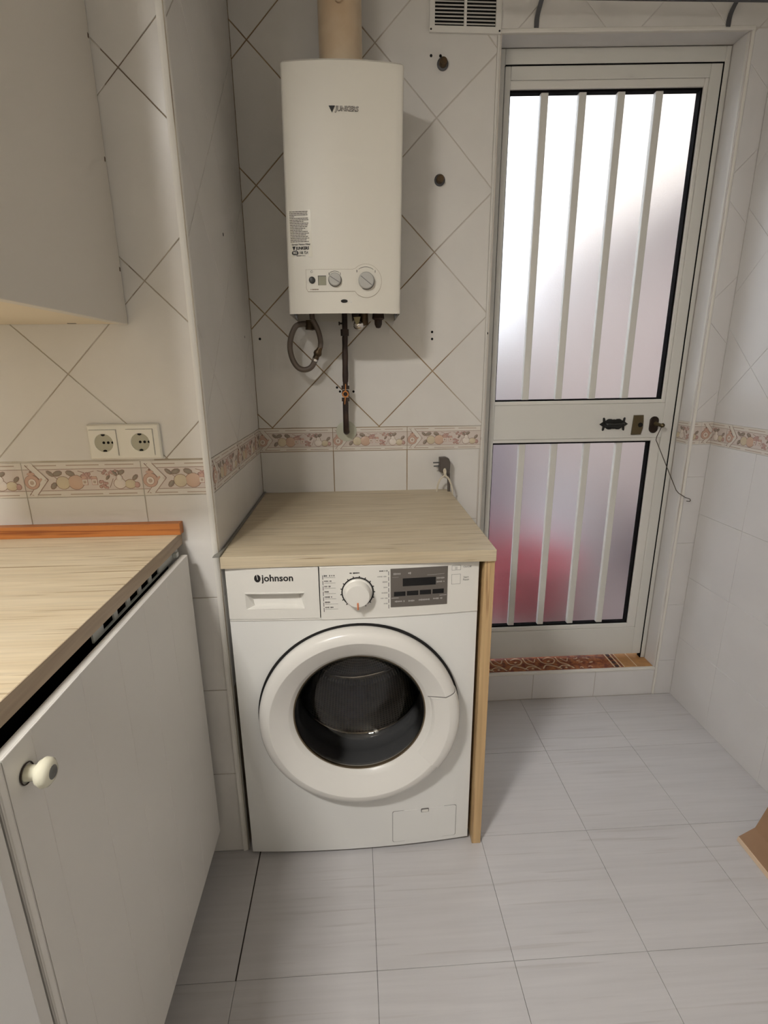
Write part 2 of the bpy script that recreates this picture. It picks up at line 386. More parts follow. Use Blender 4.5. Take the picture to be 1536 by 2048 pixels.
def straight(us, vs, frame, m, parent, gap):
    for a, c in zip(us[:-1], us[1:]):
        for d, e in zip(vs[:-1], vs[1:]): tile_obj([(a, d), (c, d), (c, e), (a, e)], frame, m, parent, gap)
ZJ = [0.0, .260, .5165, .7725, ZB0]
FB, FA, FS, FR = F_y(0), F_px(0), F_y(-D1), F_nx(W)
# back wall, left of the door
diamonds(.001, .7645, ZB1, CEIL, .0479, 1.110, FB, TILE, wall_back, .0032)
diamonds(.7645, W-.001, ZO1+.002, CEIL, .0479, 1.110, FB, TILE, wall_back, .0022)
straight([.001, .2501, .5056, .7600], ZJ[1:], FB, TILE, wall_back, .0028)
straight([XO1+.012, W-.001], [0, .155, .40, .655, .91, ZB0], FB, TILE_R, wall_back, .0008)
diamonds(XO1+.012, W-.001, ZB1, ZO1, .0479, 1.110, FB, TILE_R, wall_back, .0008)
straight([XO0, 1.0174, 1.273, XO1], [.0, .114], FB, TILE_R, wall_back, .0024)
# alcove side wall (faces the door), wall with the sockets, right wall
diamonds(-D1+.008, -.002, ZB1, CEIL, -.5037, 1.2933, FA, TILE, wall_alcove, .0018)
straight([-D1+.008, -.40, -.145, -.002], ZJ[2:], FA, TILE, wall_alcove, .0014)
diamonds(XL+.001, -.012, ZB1+.002, CEIL, -.2727, 1.2931, FS, TILE, wall_socket, .0020)
straight([XL+.001, -.661, -.4055, -.1500, -.012], ZJ, FS, TILE, wall_socket, .0018)
diamonds(-1.75, -.002, ZB1, CEIL, -.13, 1.2933, FR, TILE_R, wall_right, .0006)
straight([-1.75, -1.498, -1.2425, -.987, -.7315, -.476, -.2205, -.002], [0, .26, .515, .77, ZB0], FR, TILE_R, wall_right, .0006)
b = MB(); b.box(W-.0016, W, REAR, -1.75, 0, CEIL); b.build('plaster_panel', PLASTER, wall_right)
# tiled reveal of the doorway
b = MB(); b.box(XO1-.0016, XO1, .004, .072, ZO0, ZB0-.001); b.build('reveal_tile', TILE_R, wall_back)
b = MB(); b.box(XO1-.0016, XO1, .004, .072, ZB1+.001, ZO1); b.build('reveal_tile', TILE_R, wall_back)
b = MB(); b.box(XO0, XO1, .004, .072, ZO1-.0016, ZO1); b.build('reveal_tile', TILE_R, wall_back)
b = MB(); b.box(XO0, XO0+.0016, .004, .072, ZO0, ZO1); b.build('reveal_tile', TILE_R, wall_back)

# ------------------------------------------------------------------ decorated border tiles (printed relief)
BT = {k: mat('border_'+k, c, .35) for k, c in dict(ground=(212, 200, 191), white=(220, 213, 203), line=(150, 118, 102), leaf=(150, 138, 124), apple=(208, 194, 166), peach=(206, 176, 154), pot=(200, 166, 148), flower=(194, 158, 148), pale=(224, 213, 202), dash=(182, 162, 146)).items()}
BK = list(BT); BM = [BT[k] for k in BK]; BH = ZB1-ZB0
def border_geo():
    b = MB(); I = {k: i for i, k in enumerate(BK)}
    fr = lambda u, v, t: (u, v, t)
    b.prism([(.0008, .0006), (TS-.0008, .0006), (TS-.0008, BH-.0006), (.0008, BH-.0006)], .0016, fr, I['white'], .0006)
    b.prism([(.001, .0155), (TS-.001, .0155), (TS-.001, .0625), (.001, .0625)], .0018, fr, I['ground'])
    for v in (.0150, .0630): b.prism([(.001, v-.0005), (TS-.001, v-.0005), (TS-.001, v+.0005), (.001, v+.0005)], .0021, fr, I['line'])
    for v in (.0060, .0715):
        for k in range(3):
            u = .012+k*.083; b.prism([(u, v-.0011), (u+.062+.008*(k == 1), v-.0011), (u+.062+.008*(k == 1), v+.0011), (u, v+.0011)], .0019, fr, I['dash'])
    def strip(p, q, w, t, k):
        p, q = Vector(p), Vector(q); d = (q-p).normalized(); n = Vector((-d.y, d.x))*w/2
        b.prism([tuple(p-n), tuple(q-n), tuple(q+n), tuple(p+n)], t, fr, I[k])
    for off, w, t, k in ((.0, .015, .0026, 'white'), (-.0085, .0012, .0028, 'line'), (.0085, .0012, .0028, 'line')):
        strip((.016+off, BH-.006), (.044+off, .0395), w, t, k); strip((.044+off, .0395), (.016+off, .006), w, t+.00005, k)
    def dome(u, v, ru, rv, k, h=.0024, rot=0., n=14, outline=True):
        c, s = math.cos(rot), math.sin(rot)
        if outline:
            b.prism([(u+(ru+.0011)*math.cos(a)*c-(rv+.0011)*math.sin(a)*s, v+(ru+.0011)*math.cos(a)*s+(rv+.0011)*math.sin(a)*c) for a in [2*PI*i/n for i in range(n)]], .0020, fr, I['line'])
        vs = []
        for q, z in ((1., .0021), (.72, .0021+h*.62), (.35, .0021+h*.93)):
            for i in range(n):
                a = 2*PI*i/n; vs.append((u+q*(ru*math.cos(a)*c-rv*math.sin(a)*s), v+q*(ru*math.cos(a)*s+rv*math.sin(a)*c), z))
        vs.append((u, v, .0021+h)); fs = [[j*n+i, j*n+(i+1) % n, (j+1)*n+(i+1) % n, (j+1)*n+i] for j in range(2) for i in range(n)]+[[2*n+i, 2*n+(i+1) % n, 3*n] for i in range(n)]
        b.add(vs, fs, I[k], True)
    def leaf(u, v, L, w, rot): dome(u, v, L, w, 'leaf', .0016, rot, 8)
    leaf(.058, .0535, .0090, .0038, -.7); leaf(.074, .0535, .0098, .0055, .3); leaf(.101, .0535, .0095, .0055, -.35); leaf(.062, .0260, .0085, .0050, .9)
    strip((.060, .052), (.080, .034), .0010, .0023, 'line')
    dome(.083, .0325, .0145, .0142, 'apple'); dome(.111, .0330, .0170, .0160, 'peach', .003)
    for q in range(9): dome(.126+.004*(q % 3)+.006*(q//3), .047+.005*math.sin(q*2.1), .0034, .0030, 'flower', .0012, q, 7, q % 2 == 0)
    for u in (.1305, .1515):
        b.prism([(u-.0062, .0265), (u+.0062, .0265), (u+.0062, .0420), (u-.0062, .0420)], .0028, fr, I['flower'])
        b.prism([(u-.0050, .0280), (u+.0050, .0280), (u+.0050, .0390), (u-.0050, .0390)], .0032, fr, I['pale'])
        b.prism([(u-.0028, .0305), (u+.0028, .0305), (u+.0028, .0365), (u-.0028, .0365)], .0035, fr, I['dash'])
        b.prism([(u-.0058, .0420), (u+.0058, .0420), (u+.0048, .0462), (u-.0048, .0462)], .0030, fr, I['pot'])
    for q in range(8): dome(.164+.0045*(q % 4), .0225+.009*(q//4)+.003*math.sin(q*1.7), .0034, .0032, 'flower', .0012, q, 7, q % 2 == 0)
    leaf(.181, .043, .0062, .0024, .9)
    strip((.183, .020), (.192, .040), .0010, .0023, 'line')
    dome(.2055, .0285, .0130, .0115, 'pale'); dome(.2058, .0400, .0066, .0090, 'pale', .0022); leaf(.211, .054, .0075, .0042, .5); leaf(.196, .052, .0070, .0034, 2.3)
    for q in range(10): dome(.172+.0062*(q % 5)+.002*math.sin(q*3.), .0505+.0055*(q//5)+.002*math.cos(q*2.2), .0030, .0026, 'flower', .0010, q, 6, q % 3 == 0)
    for q in range(5): strip((.118+q*.021, .0585-.004*(q % 2)), (.131+q*.021, .0545+.003*(q % 2)), .0011, .0023, 'line'); strip((.206, .046), (.203, .059), .001, .0023, 'line')
    dome(.2280, .0270, .0122, .0100, 'apple', .0026); leaf(.240, .0420, .0075, .0040, .8); dome(.2420, .0250, .0060, .0060, 'flower', .0016)
    return b
BG = border_geo()
def border(u0, u1, ustart, mapf, parent, zs=1.0):
    """border tiles from u0 to u1 on a surface; mapf(u, v, t) -> world; joints at ustart + k*TS"""
    k = math.floor((u0-ustart)/TS)
    while ustart+k*TS < u1-.002:
        s = ustart+k*TS; me = bpy.data.meshes.new('border_tile'); me.from_pydata(BG.v, [], BG.f)
        for m in BM: me.materials.append(m)
        for p, mi, sm in zip(me.polygons, BG.m, BG.sm): p.material_index = mi; p.use_smooth = sm
        bm = bmesh.new(); bm.from_mesh(me)
        for co, no in (((u0-s, 0, 0), (-1, 0, 0)), ((u1-s, 0, 0), (1, 0, 0))):
            bmesh.ops.bisect_plane(bm, geom=bm.verts[:]+bm.edges[:]+bm.faces[:], plane_co=co, plane_no=no, clear_outer=True)
        if bm.faces:
            for v in bm.verts: v.co = Vector(mapf(s+v.co.x, ZB0+v.co.y, v.co.z))
            bmesh.ops.recalc_face_normals(bm, faces=bm.faces[:])
            bm.to_mesh(me); o = bpy.data.objects.new('border_tile', me); COL.objects.link(o); o.parent = parent
        bm.free(); k += 1
# teapot relief added to the shared tile: round body, spout, lid and handle before the next chevron
def add_teapot():
    I = {k: i for i, k in enumerate(BK)}
    def ell(u, v, ru, rv, k, t, n=18): BG.prism([(u+ru*math.cos(2*PI*i/n), v+rv*math.sin(2*PI*i/n)) for i in range(n)], t, lambda a, c, d: (a, c, d), I[k])
    for s in (0,):
        u, v = .0175, .0350
        # sits in the pocket of the chevron at the tile's own start, drawn from the neighbour's end
        ell(u, v, .0165, .0165, 'line', .0029); ell(u, v, .0155, .0155, 'pot', .0033); ell(u, v-.001, .0090, .0095, 'line', .0035); ell(u, v-.001, .0082, .0087, 'pale', .0037); ell(u, v-.001, .0042, .0046, 'dash', .0039)
        ell(u, v+.0185, .0085, .0036, 'pot', .0032); ell(u, v+.0235, .0026, .0024, 'line', .0034)
        BG.prism([(u+.014, v-.004), (u+.0225, v+.006), (u+.0205, v+.0095), (u+.0120, v+.003)], .0031, lambda a, c, d: (a, c, d), I['pot'])
add_teapot()
border(.0015, .7645, -.0054, FB, wall_back)
border(XO1+.010, W-.002, 1.30, FB, wall_back)
border(-D1+.008, -.003, -.6020, FA, wall_alcove)
border(XL+.002, -.012, -.661, FS, wall_socket)
border(-1.75, -.002, -.145, lambda u, v, t: (W-t, -(u+1.752), v), wall_right)
border(.004, .072, -.16, lambda u, v, t: (XO1-t, u, v), wall_back)

# ------------------------------------------------------------------ edge trims
def quarter(name, cx, cy, r, z0, z1, a0, m):
    b = MB(); n = 6; pts = [(0, 0)]+[(r*math.cos(a0+PI/2*i/n), r*math.sin(a0+PI/2*i/n)) for i in range(n+1)]
    b.prism(pts, z1-z0, lambda u, v, t: (cx+u, cy+v, z0+t)); return struct(b.build(name, m))
quarter('trim_1', -.0125, -D1+.0085, .0142, 0, CEIL, -PI/2, TRIM)
quarter('trim_2', XO0-.0125, .010, .0135, 0.125, ZO1, -PI/2, TRIM)
quarter('trim_3', XO1+.0105, .010, .0125, 0.0, ZO1+.008, -PI, TRIM)
b = MB(); b.box(XO0-.01, XO1+.012, -.0035, .010, ZO1-.004, ZO1+.008, bev=.003); struct(b.build('trim_4', TRIM))
b = MB(); b.box(XO0, XO1, -.004, .010, ZO0-.010, ZO0+.0015, bev=.003); struct(b.build('trim_5', TRIM))

# ------------------------------------------------------------------ threshold with patterned tiles
def threshold_mat():
    m = bpy.data.materials.new('rust_patterned_tile'); m.use_nodes = True; nt = m.node_tree; p = nt.nodes['Principled BSDF']; p.inputs['Roughness'].default_value = .3
    tc = nt.nodes.new('ShaderNodeTexCoord'); n = nt.nodes.new('ShaderNodeTexNoise'); n.inputs['Scale'].default_value = 60; n.inputs['Detail'].default_value = 6
    nt.links.new(tc.outputs['Object'], n.inputs['Vector']); cr = nt.nodes.new('ShaderNodeValToRGB'); e = cr.color_ramp.elements
    e[0].position = .38; e[0].color = (*lin((112, 48, 34)), 1); e[1].position = .72; e[1].color = (*lin((190, 120, 72)), 1)
    nt.links.new(n.outputs['Fac'], cr.inputs['Fac']); nt.links.new(cr.outputs['Color'], p.inputs['Base Color']); return m
THR = threshold_mat(); THR_W = mat('cream_tile_pattern', (226, 206, 176), .3); THR_O = mat('orange_tile_band', (196, 146, 92), .35, vary=.15, vscale=60); THR_D = mat('dark_tile_oval', (66, 44, 44), .3)
b = MB(); b.box(XO0, XO1, .010, .16, ZO0-.006, ZO0-.002); sill = b.build('threshold_bed', THR_W, wall_back)
FT = F_z(ZO0-.002)
def sw(b, pts, w, t=.0009):
    P = [Vector((*p, 0)) for p in pts]; P = smooth_curve(P, 5); L, Rr = [], []
    for i, p in enumerate(P):
        d = (P[min(i+1, len(P)-1)]-P[max(i-1, 0)]).normalized(); n = Vector((-d.y, d.x, 0))*w/2; L.append(p-n); Rr.append(p+n)
    vs = [FT(q.x, q.y, t) for q in L]+[FT(q.x, q.y, t) for q in Rr]; k = len(P)
    b.add(vs, [[i, i+1, k+i+1, k+i] for i in range(k-1)])
for u0, u1, plain in ((XO0+.001, .919, 0), (.920, 1.058, 0), (1.059, 1.197, 0), (1.198, 1.395, 1), (1.396, XO1-.002, 2)):
    bb = MB(); bb.box(u0, u1, .011, .112, ZO0-.002, ZO0-.0006); t = bb.build('threshold_tile', THR if plain < 2 else THR_O, wall_back)
    FT = F_z(ZO0-.0006); w = u1-u0; bb = MB()
    if plain == 0:
        def q(a, c): return (u0+a*w, .013+c*.095)
        sw(bb, [q(.05, .1), q(.2, .35), q(.42, .25), q(.6, .05)], .0060); sw(bb, [q(.08, .95), q(.14, .55), q(.4, .45), q(.55, .75), q(.4, .93), q(.2, .8)], .0052)
        sw(bb, [q(.62, .95), q(.66, .55), q(.84, .35), q(.97, .05)], .0058); sw(bb, [q(.5, .1), q(.7, .3), q(.92, .18)], .0048); sw(bb, [q(.75, .85), q(.88, .6), q(.98, .85)], .0045)
        sw(bb, [q(.3, .6), q(.38, .68)], .008); sw(bb, [q(.72, .1), q(.78, .16)], .008)
    elif plain == 1:
        rnd = random.Random(3)
        for k in range(9):
            a, c = u0+w*(.08+.30*rnd.random()), .02+.075*rnd.random(); sw(bb, [(a, c), (a+.010, c+.006*rnd.uniform(-1, 1)), (a+.020*rnd.random()+.006, c+.010*rnd.uniform(-1, 1))], .0045)
        sw(bb, [(u1-.012, .013), (u1-.012, .11)], .0055); sw(bb, [(u1-.036, .013), (u1-.036, .11)], .0055)
    else: sw(bb, [(u0+.055, .013), (u0+.055, .11)], .004); sw(bb, [(u0+.003, .013), (u0+.003, .11)], .004)
    bb.build('pattern', THR_W, t)
    if plain == 1:
        bb = MB()
        for c in (.022, .048, .074, .100): bb.prism([(u1-.024+.008*math.cos(2*PI*i/12), c+.010*math.sin(2*PI*i/12)) for i in range(12)], .0010, FT)
        bb.build('oval_motif', THR_D, t)

# ------------------------------------------------------------------ floor tiles
xs = [.0355+.3115*k for k in range(-3, 6)]; xs = [XL]+[x for x in xs if XL+.02 < x < W-.02]+[W]
ys = [-.0015]+[-.291-.3215*k for k in range(0, 7)]+[REAR]
for a, c in zip(xs[:-1], xs[1:]):
    for e, d in zip(ys[:-1], ys[1:]):
        g = .0009; a2, c2 = a+g/2, c-g/2
        if abs(c-.0355) < 1e-4 and abs(e+.6125) < .002: c2 = c-.0030
        if abs(a-.0355) < 1e-4 and abs(e+.6125) < .002: a2 = a+.0005
        p = [(a2, d+g/2), (c2, d+g/2), (c2, e-g/2), (a2, e-g/2)]
        MB().prism(p, .003, F_z(-.003), 0, .0003).build('floor_tile', FLOOR_T, floor)

# ------------------------------------------------------------------ glazed door
YF, YD = .0755, .078
door = bpy.data.objects.new('door_1', None); COL.objects.link(door); door.location = (1.15, YD, ZO0); ORIGIN['door_1'] = Vector(door.location); tag(door, kind='structure')
DX0, DX1, DZ0, DZ1 = .811, 1.4975, .142, 2.1945
b = MB(); b.box(XO0+.001, DX0-.002, YF, YF+.06, ZO0, ZO1-.002, bev=.002); b.box(DX1+.0028, XO1-.0016, YF, YF+.06, ZO0, ZO1-.002, bev=.002); b.box(DX0-.002, DX1+.0028, YF, YF+.06, DZ1+.0028, ZO1-.002, bev=.002)
b.build('outer_frame', ALU, door)
# black strips standing in for the shade in the gap round the leaf
b = MB(); b.box(DX1-.0002, DX1+.0026, YD-.0015, YD+.02, ZO0, DZ1+.0026); b.box(DX0, DX1, YD-.0015, YD+.02, DZ1-.0002, DZ1+.0026); b.build('leaf_gap_shade', BLACK, door)
GXU, GXL = 1.447, 1.427; GZ = (.282, 1.033, 1.183, 2.135); GX0 = .829
def barbox(name, x0, x1, z0, z1, m=ALU, y0=YD, y1=YD+.042, bev=.002, par=door):
    return MB().box(x0, x1, y0, y1, z0, z1, bev=bev).build(name, m, par)
barbox('stile', DX0, GX0, DZ0, DZ1); barbox('stile', 1.4600, DX1, DZ0, DZ1)
barbox('top_rail', GX0, 1.4600, 2.158, DZ1); barbox('middle_rail', GX0, 1.4600, 1.045, 1.170); barbox('bottom_rail', GX0, 1.4600, DZ0, .264)
# glazing beads, a little set back
for nm, gx, z0, z1, zo0, zo1 in (('upper', GXU, GZ[2], GZ[3], 1.170, 2.158), ('lower', GXL, GZ[0], GZ[1], .264, 1.045)):
    b = MB(); ya, yb = YD+.003, YD+.030
    b.box(gx, 1.4600, ya, yb, zo0, zo1, bev=.002); b.box(GX0-.001, gx, ya, yb, z1, zo1, bev=.002); b.box(GX0-.001, gx, ya, yb, zo0, z0, bev=.002)
    b.build('glazing_bead', ALU_BRIGHT, door)
    b = MB(); ya, yb = YD+.0095, YD+.0315; g = .006
    b.box(gx-g, gx, ya, yb, z0, z1); b.box(GX0, GX0+.004, ya, yb, z0, z1); b.box(GX0, gx, ya, yb, z1-g, z1); b.box(GX0, gx, ya, yb, z0, z0+.005)
    b.build('glazing_gasket', BLACK, door)
    MB().box(GX0-.004, gx+.004, YD+.032, YD+.036, z0-.004, z1+.004).build('frosted_pane', FROST, door)
    for bx in (.9430, 1.0645, 1.1885, 1.3115):
        MB().box(bx-.0120, bx+.0120, YD+.012, YD+.0305, z0-.004, z1+.004, bev=.0025).build('bar', ALU, door)
# fittings on the middle rail
FD = F_y(YD)
pts = []
half = [(0, .0185), (.006, .0175), (.010, .0195), (.020, .0200), (.027, .0165), (.030, .013), (.0335, .0145), (.0345, .022), (.0385, .0255), (.042, .0235), (.0415, .0150), (.0405, .009), (.0445, .0065), (.0535, 0)]
outl = [(u, v) for u, v in half]+[(u, -v) for u, v in half[::-1][1:]]; outl = outl+[(-u, v) for u, v in outl[::-1][1:-1]]
cxp, czp = 1.2735, 1.0965
b = MB(); b.prism([(cxp+u, czp+v*.95) for u, v in outl][::-1], .004, FD, 0, .0012)
b.tube(smooth_curve([(cxp-.034, YD-.003, czp), (cxp-.028, YD-.014, czp-.001), (cxp, YD-.020, czp-.002), (cxp+.028, YD-.014, czp-.001), (cxp+.034, YD-.003, czp)], 5), .0065, n=8)
b.build('iron_pull', BLACK_IRON, door)
b = MB(); b.prism([(1.343, 1.057), (1.378, 1.0575), (1.3835, 1.080), (1.3835, 1.104), (1.381, 1.1275), (1.346, 1.1275)], .007, FD, 0, .0015); lk = b.build('lock_plate', BRONZE, door)
b = MB(); b.cyl((1.3715, YD-.007, 1.0925), (0, -1, 0), .0085, .0015); b.build('keyhole', HOLE, lk)
b = MB(); b.prism([(1.4255+.0165*math.cos(a), (1.1055 if math.sin(a) > 0 else 1.0785)+.0165*math.sin(a)) for a in [2*PI*i/28+.01 for i in range(28)]], .006, FD, 0, .002); es = b.build('oval_escutcheon', DARK_BRONZE, door)
b = MB(); b.tube([(1.4290, YD-.005, 1.096), (1.4330, YD-.018, 1.0945), (1.4375, YD-.030, 1.092)], [.0085, .006, .0065]); b.lathe([(.0, .0), (.006, .001), (.0085, .006), (.006, .011), (0, .013)], (1.4375, YD-.028, 1.093), (.35, -.9, -.1), n=14); b.build('turn_knob', BRONZE, es)
# bent wire hanging on the knob
wp = [(1.4375, 0.05, 1.094), (1.4355, 0.045, 1.0837), (1.4233, 0.043, 1.0552), (1.421, 0.042, 1.0408), (1.4631, 0.02, 0.9425), (1.4967, 0.0, 0.8619), (1.5045, -0.005, 0.8516), (1.5269, -0.015, 0.8366), (1.5414, -0.02, 0.8319), (1.5438, -0.0205, 0.8263), (1.5403, -0.021, 0.8227), (1.5293, -0.02, 0.8246)]
b = MB(); b.tube(wp, .0015, n=6); tag(b.build('wire_hook', WIRE), 'thin bent steel wire hanging from the knob of the glazed door', 'wire')

# ------------------------------------------------------------------ washing machine
WX0, WX1, WZ0, WZ1 = .016, .6185, .012, .8550
def wyf(x): return -.629+.010*(x-.016)/.6-.014*(1-((x-.317)/.302)**2)
wm = thing('washing_machine', 'white front-loading washing machine with a dark round porthole under the oak worktop', 'washing machine', (.317, -.33, 0))
WC = Vector((.3215, 0, .449)); WY = wyf(.3215); R0 = .20
ZP = .7185                                                    # lower edge of the control fascia
b = MB(); N = 96                                              # front panel with a round opening, slightly bowed
ring, rect = [], []
for i in range(N):
    t = 2*PI*i/N; c, s = math.cos(t), math.sin(t)
    k = min(((WX1-WC.x)/c if c > 1e-9 else 1e9), ((WX0-WC.x)/c if c < -1e-9 else 1e9), ((ZP-.001-WC.z)/s if s > 1e-9 else 1e9), ((WZ0-WC.z)/s if s < -1e-9 else 1e9))
    rect.append((WC.x+k*c, WC.z+k*s)); ring.append((WC.x+R0*c, WC.z+R0*s))
for cx_, cz_ in ((WX0, WZ0), (WX1, WZ0), (WX0, ZP-.001), (WX1, ZP-.001)):
    i = min(range(N), key=lambda i: (rect[i][0]-cx_)**2+(rect[i][1]-cz_)**2); rect[i] = (cx_, cz_)
M_ = 6; vs = []
for j in range(M_+1):
    for i in range(N):
        q = j/M_; x = ring[i][0]*(1-q)+rect[i][0]*q; z = ring[i][1]*(1-q)+rect[i][1]*q; vs.append((x, wyf(x), z))
fs = [[j*N+i, j*N+(i+1) % N, (j+1)*N+(i+1) % N, (j+1)*N+i] for j in range(M_) for i in range(N)]
b.add(vs, fs, 0, True)
b.add([(x, wyf(x)+.05, z) for x, z in ring]+[(x, wyf(x), z) for x, z in ring], [[i, (i+1) % N, N+(i+1) % N, N+i] for i in range(N)])
for x in (WX0, WX1): b.add([(x, wyf(x), WZ0), (x, -.05, WZ0), (x, -.05, WZ1), (x, wyf(x), WZ1)], [[0, 1, 2, 3]])
b.add([(WX0, -.05, WZ0), (WX1, -.05, WZ0), (WX1, -.05, WZ1), (WX0, -.05, WZ1)], [[0, 1, 2, 3]])
K = 16; xr_ = [WX0+(WX1-WX0)*i/K for i in range(K+1)]
for z in (WZ0, WZ1): b.add([(x, wyf(x), z) for x in xr_]+[(x, -.05, z) for x in xr_], [[i, i+1, K+2+i, K+1+i] for i in range(K)])
b.build('cabinet', WHITE_ENAMEL, wm)
for fx in (.06, .575):
    for fy in (-.58, -.10): MB().cyl((fx, fy, 0), (0, 0, 1), .02, .0125).build('foot', BLACK, wm)
FW = lambda u, v, t: (u, wyf(u)-t, v)                          # on the bowed front
def bowed(name, x0, x1, z0, z1, th, m, par, lift=0., n=12, bev=.0015):
    b = MB(); X = [x0+(x1-x0)*i/n for i in range(n+1)]
    rows = [(0, 0, lift), (0, 0, lift+th-bev), (bev, bev, lift+th)]
    # profile rings around the rectangle: front grid plus skirts
    g = [(x0+bev if i == 0 else (x1-bev if i == n else X[i])) for i in range(n+1)]
    top = [FW(x, z1-bev, lift+th) for x in g]; bot = [FW(x, z0+bev, lift+th) for x in g]
    tb = [FW(x, z1, lift+th-bev) for x in X]; bb_ = [FW(x, z0, lift+th-bev) for x in X]
    t0 = [FW(x, z1, lift) for x in X]; b0 = [FW(x, z0, lift) for x in X]
    k = n+1; V = b0+bb_+bot+top+tb+t0
    F = [[r*k+i, r*k+i+1, (r+1)*k+i+1, (r+1)*k+i] for r in range(5) for i in range(n)]
    for i in (0, n): F.append([r*k+i for r in range(6)])
    b.add(V, F); return b.build(name, m, par)
# fascia: drawer front (with a finger pocket) and control panel
XS = .2335
bowed('control_fascia', XS+.001, WX1, ZP, WZ1, .004, WHITE_PLASTIC, wm)
bowed('lower_band', WX0, WX1, ZP-.0005, ZP+.006, .0025, WHITE_PLASTIC, wm)
dr = None
px0, px1, pz0, pz1 = .0585, .197, .7500, .7905
b = MB(); zr = [ZP+.006, pz0, pz1, WZ1]; xg = [WX0+.0005, px0, (px0+px1)/2, px1, XS-.001]
for i in range(4):
    for j in range(3):
        if j == 1 and i in (1, 2): continue
        b.add([FW(xg[i], zr[j], .004), FW(xg[i+1], zr[j], .004), FW(xg[i+1], zr[j+1], .004), FW(xg[i], zr[j+1], .004)], [[0, 1, 2, 3]])
q0 = [(px0, pz0), (px1, pz0), (px1, pz1), (px0, pz1)]; q1 = [(px0+.018, pz0+.004), (px1-.018, pz0+.004), (px1-.012, pz1-.009), (px0+.012, pz1-.009)]
dep = [-.010, -.010, -.018, -.018]
b.add([FW(u, v, .004) for u, v in q0]+[FW(u, v, d) for (u, v), d in zip(q1, dep)], [[i, (i+1) % 4, 4+(i+1) % 4, 4+i] for i in range(4)]+[[4, 5, 6, 7]])
o0_ = [(xg[0], zr[0]), (xg[4], zr[0]), (xg[4], zr[3]), (xg[0], zr[3])]
b.add([FW(u, v, .004) for u, v in o0_]+[FW(u, v, -.03) for u, v in o0_], [[i, (i+1) % 4, 4+(i+1) % 4, 4+i] for i in range(4)])
dr = b.build('detergent_drawer', WHITE_PLASTIC, wm)
bowed('drawer_lip', px0-.001, px1+.001, pz1-.001, pz1+.0025, .0012, WHITE_PLASTIC, dr, .004, 6, .0005)
text('johnson', .0235, .1005, .8290, FW, INK, 'brand_lettering', dr, depth=.0043, offset=.0006, xs=.98)
b = MB(); b.prism([(.0905+.0075*math.cos(a), .8290+.0095*math.sin(a)) for a in [2*PI*i/20 for i in range(20)]], .0004, lambda u, v, t: FW(u, v, .004+t)); b.build('brand_emblem', INK, dr)
b = MB(); b.prism([(.0888, .8385), (.0902, .8262), (.0918, .8262), (.0902, .8385)], .0003, lambda u, v, t: FW(u, v, .0045+t)); b.build('emblem_stroke', WHITE_PLASTIC, dr)
# programme dial
KX, KZ = .3235, .7880; FK = lambda u, v, t: FW(u, v, .004+t)
ky = wyf(KX)-.004
b = MB(); b.lathe([(.0385, 0), (.0385, .0007), (.0355, .0007), (.0355, 0)], (KX, ky, KZ), (0, -1, 0), a0=-PI*.38, a1=PI*1.30, n=60); b.build('dial_scale', INK, wm)
kn = MB(); kn.lathe([(.0345, 0), (.0345, .004), (.0315, .006), (.0300, .022), (.0270, .0255), (0, .0262)], (KX, ky, KZ), (0, -1, 0), n=48); kn = kn.build('programme_dial', WHITE_PLASTIC, wm)
b = MB(); b.box(KX-.0020, KX+.0020, ky-.0275, ky-.0150, KZ-.0335, KZ-.0155, bev=.001); b.build('dial_pointer', mat('copper_orange_mark', (208, 128, 88), .4), kn)
b = MB()
for i in range(15):
    a = -PI*.35+PI*1.62*i/14; b.prism([(KX+r*math.cos(a+d), KZ+r*math.sin(a+d)) for r, d in ((.0375, -.03), (.0415, -.03), (.0415, .03), (.0375, .03))], .0005, FK)
b.build('dial_ticks', INK, wm)
for ux, z0, z1 in ((.2425, .7400, .8370), (.3975, .7420, .8420)):
    b = MB()
    for i in range(7): zz = z0+(z1-z0)*i/7; b.prism([(ux-.0006, zz), (ux+.0006, zz), (ux+.0006, zz+.0105), (ux-.0006, zz+.0105)], .0003, FK)
    b.build('scale_line', INK, wm)
for i, s in enumerate((10, 7, 6, 4, 7, 5, 8)):
    z = .8325-i*.0135
    smear(s, .0050, .2455, z, FK, INK if i == 0 else INK_GREY, 'programme_print', wm)
    b = MB(); b.prism([(.2455, z-.0052), (.2720+.004*(i > 4), z-.0052), (.2720+.004*(i > 4), z-.0047), (.2455, z-.0047)], .0003, FK); b.build('programme_rule', INK_GREY, wm)
for i, s in enumerate((8, 10, 5, 4, 6, 7, 4)):
    z = .8395-i*.0140
    smear(s, .0048, .3950, z, FK, INK if i == 0 else INK_PALE, 'programme_print', wm, align='RIGHT')
smear(9, .0052, KX-.006, .8372, FK, INK, 'programme_print', wm, align='CENTER')
# display
FDp = lambda u, v, t: FW(u, v, .004+t)
bowed('display_panel', .4020, .5400, .7450, .8440, .0012, PANEL_GREY, wm, .004, 6, .0003); 
dp = [o for o in wm.children if o.name.startswith('display_panel')][0]
bowed('display_screen', .4310, .5110, .7985, .8185, .0004, BLACK_GLOSS, dp, .0052, 4, .0001)
for i in range(4): bowed('touch_key', .4100+i*.0312, .4375+i*.0312, .7735+i*.0005, .7850+i*.0005, .0005, BLACK_GLOSS, dp, .0052, 2, .0001)
FDq = lambda u, v, t: FW(u, v, .0052+t)
b = MB(); b.prism([(.404, .7682), (.538, .7690), (.538, .7705), (.404, .7697)], .0003, FDq); b.prism([(.490, .8240), (.532, .8250), (.532, .8257), (.490, .8247)], .0003, FDq); b.prism([(.406, .8220), (.421, .8220), (.421, .8226), (.406, .8226)], .0003, FDq); b.build('display_rule', INK_PALE, dp)
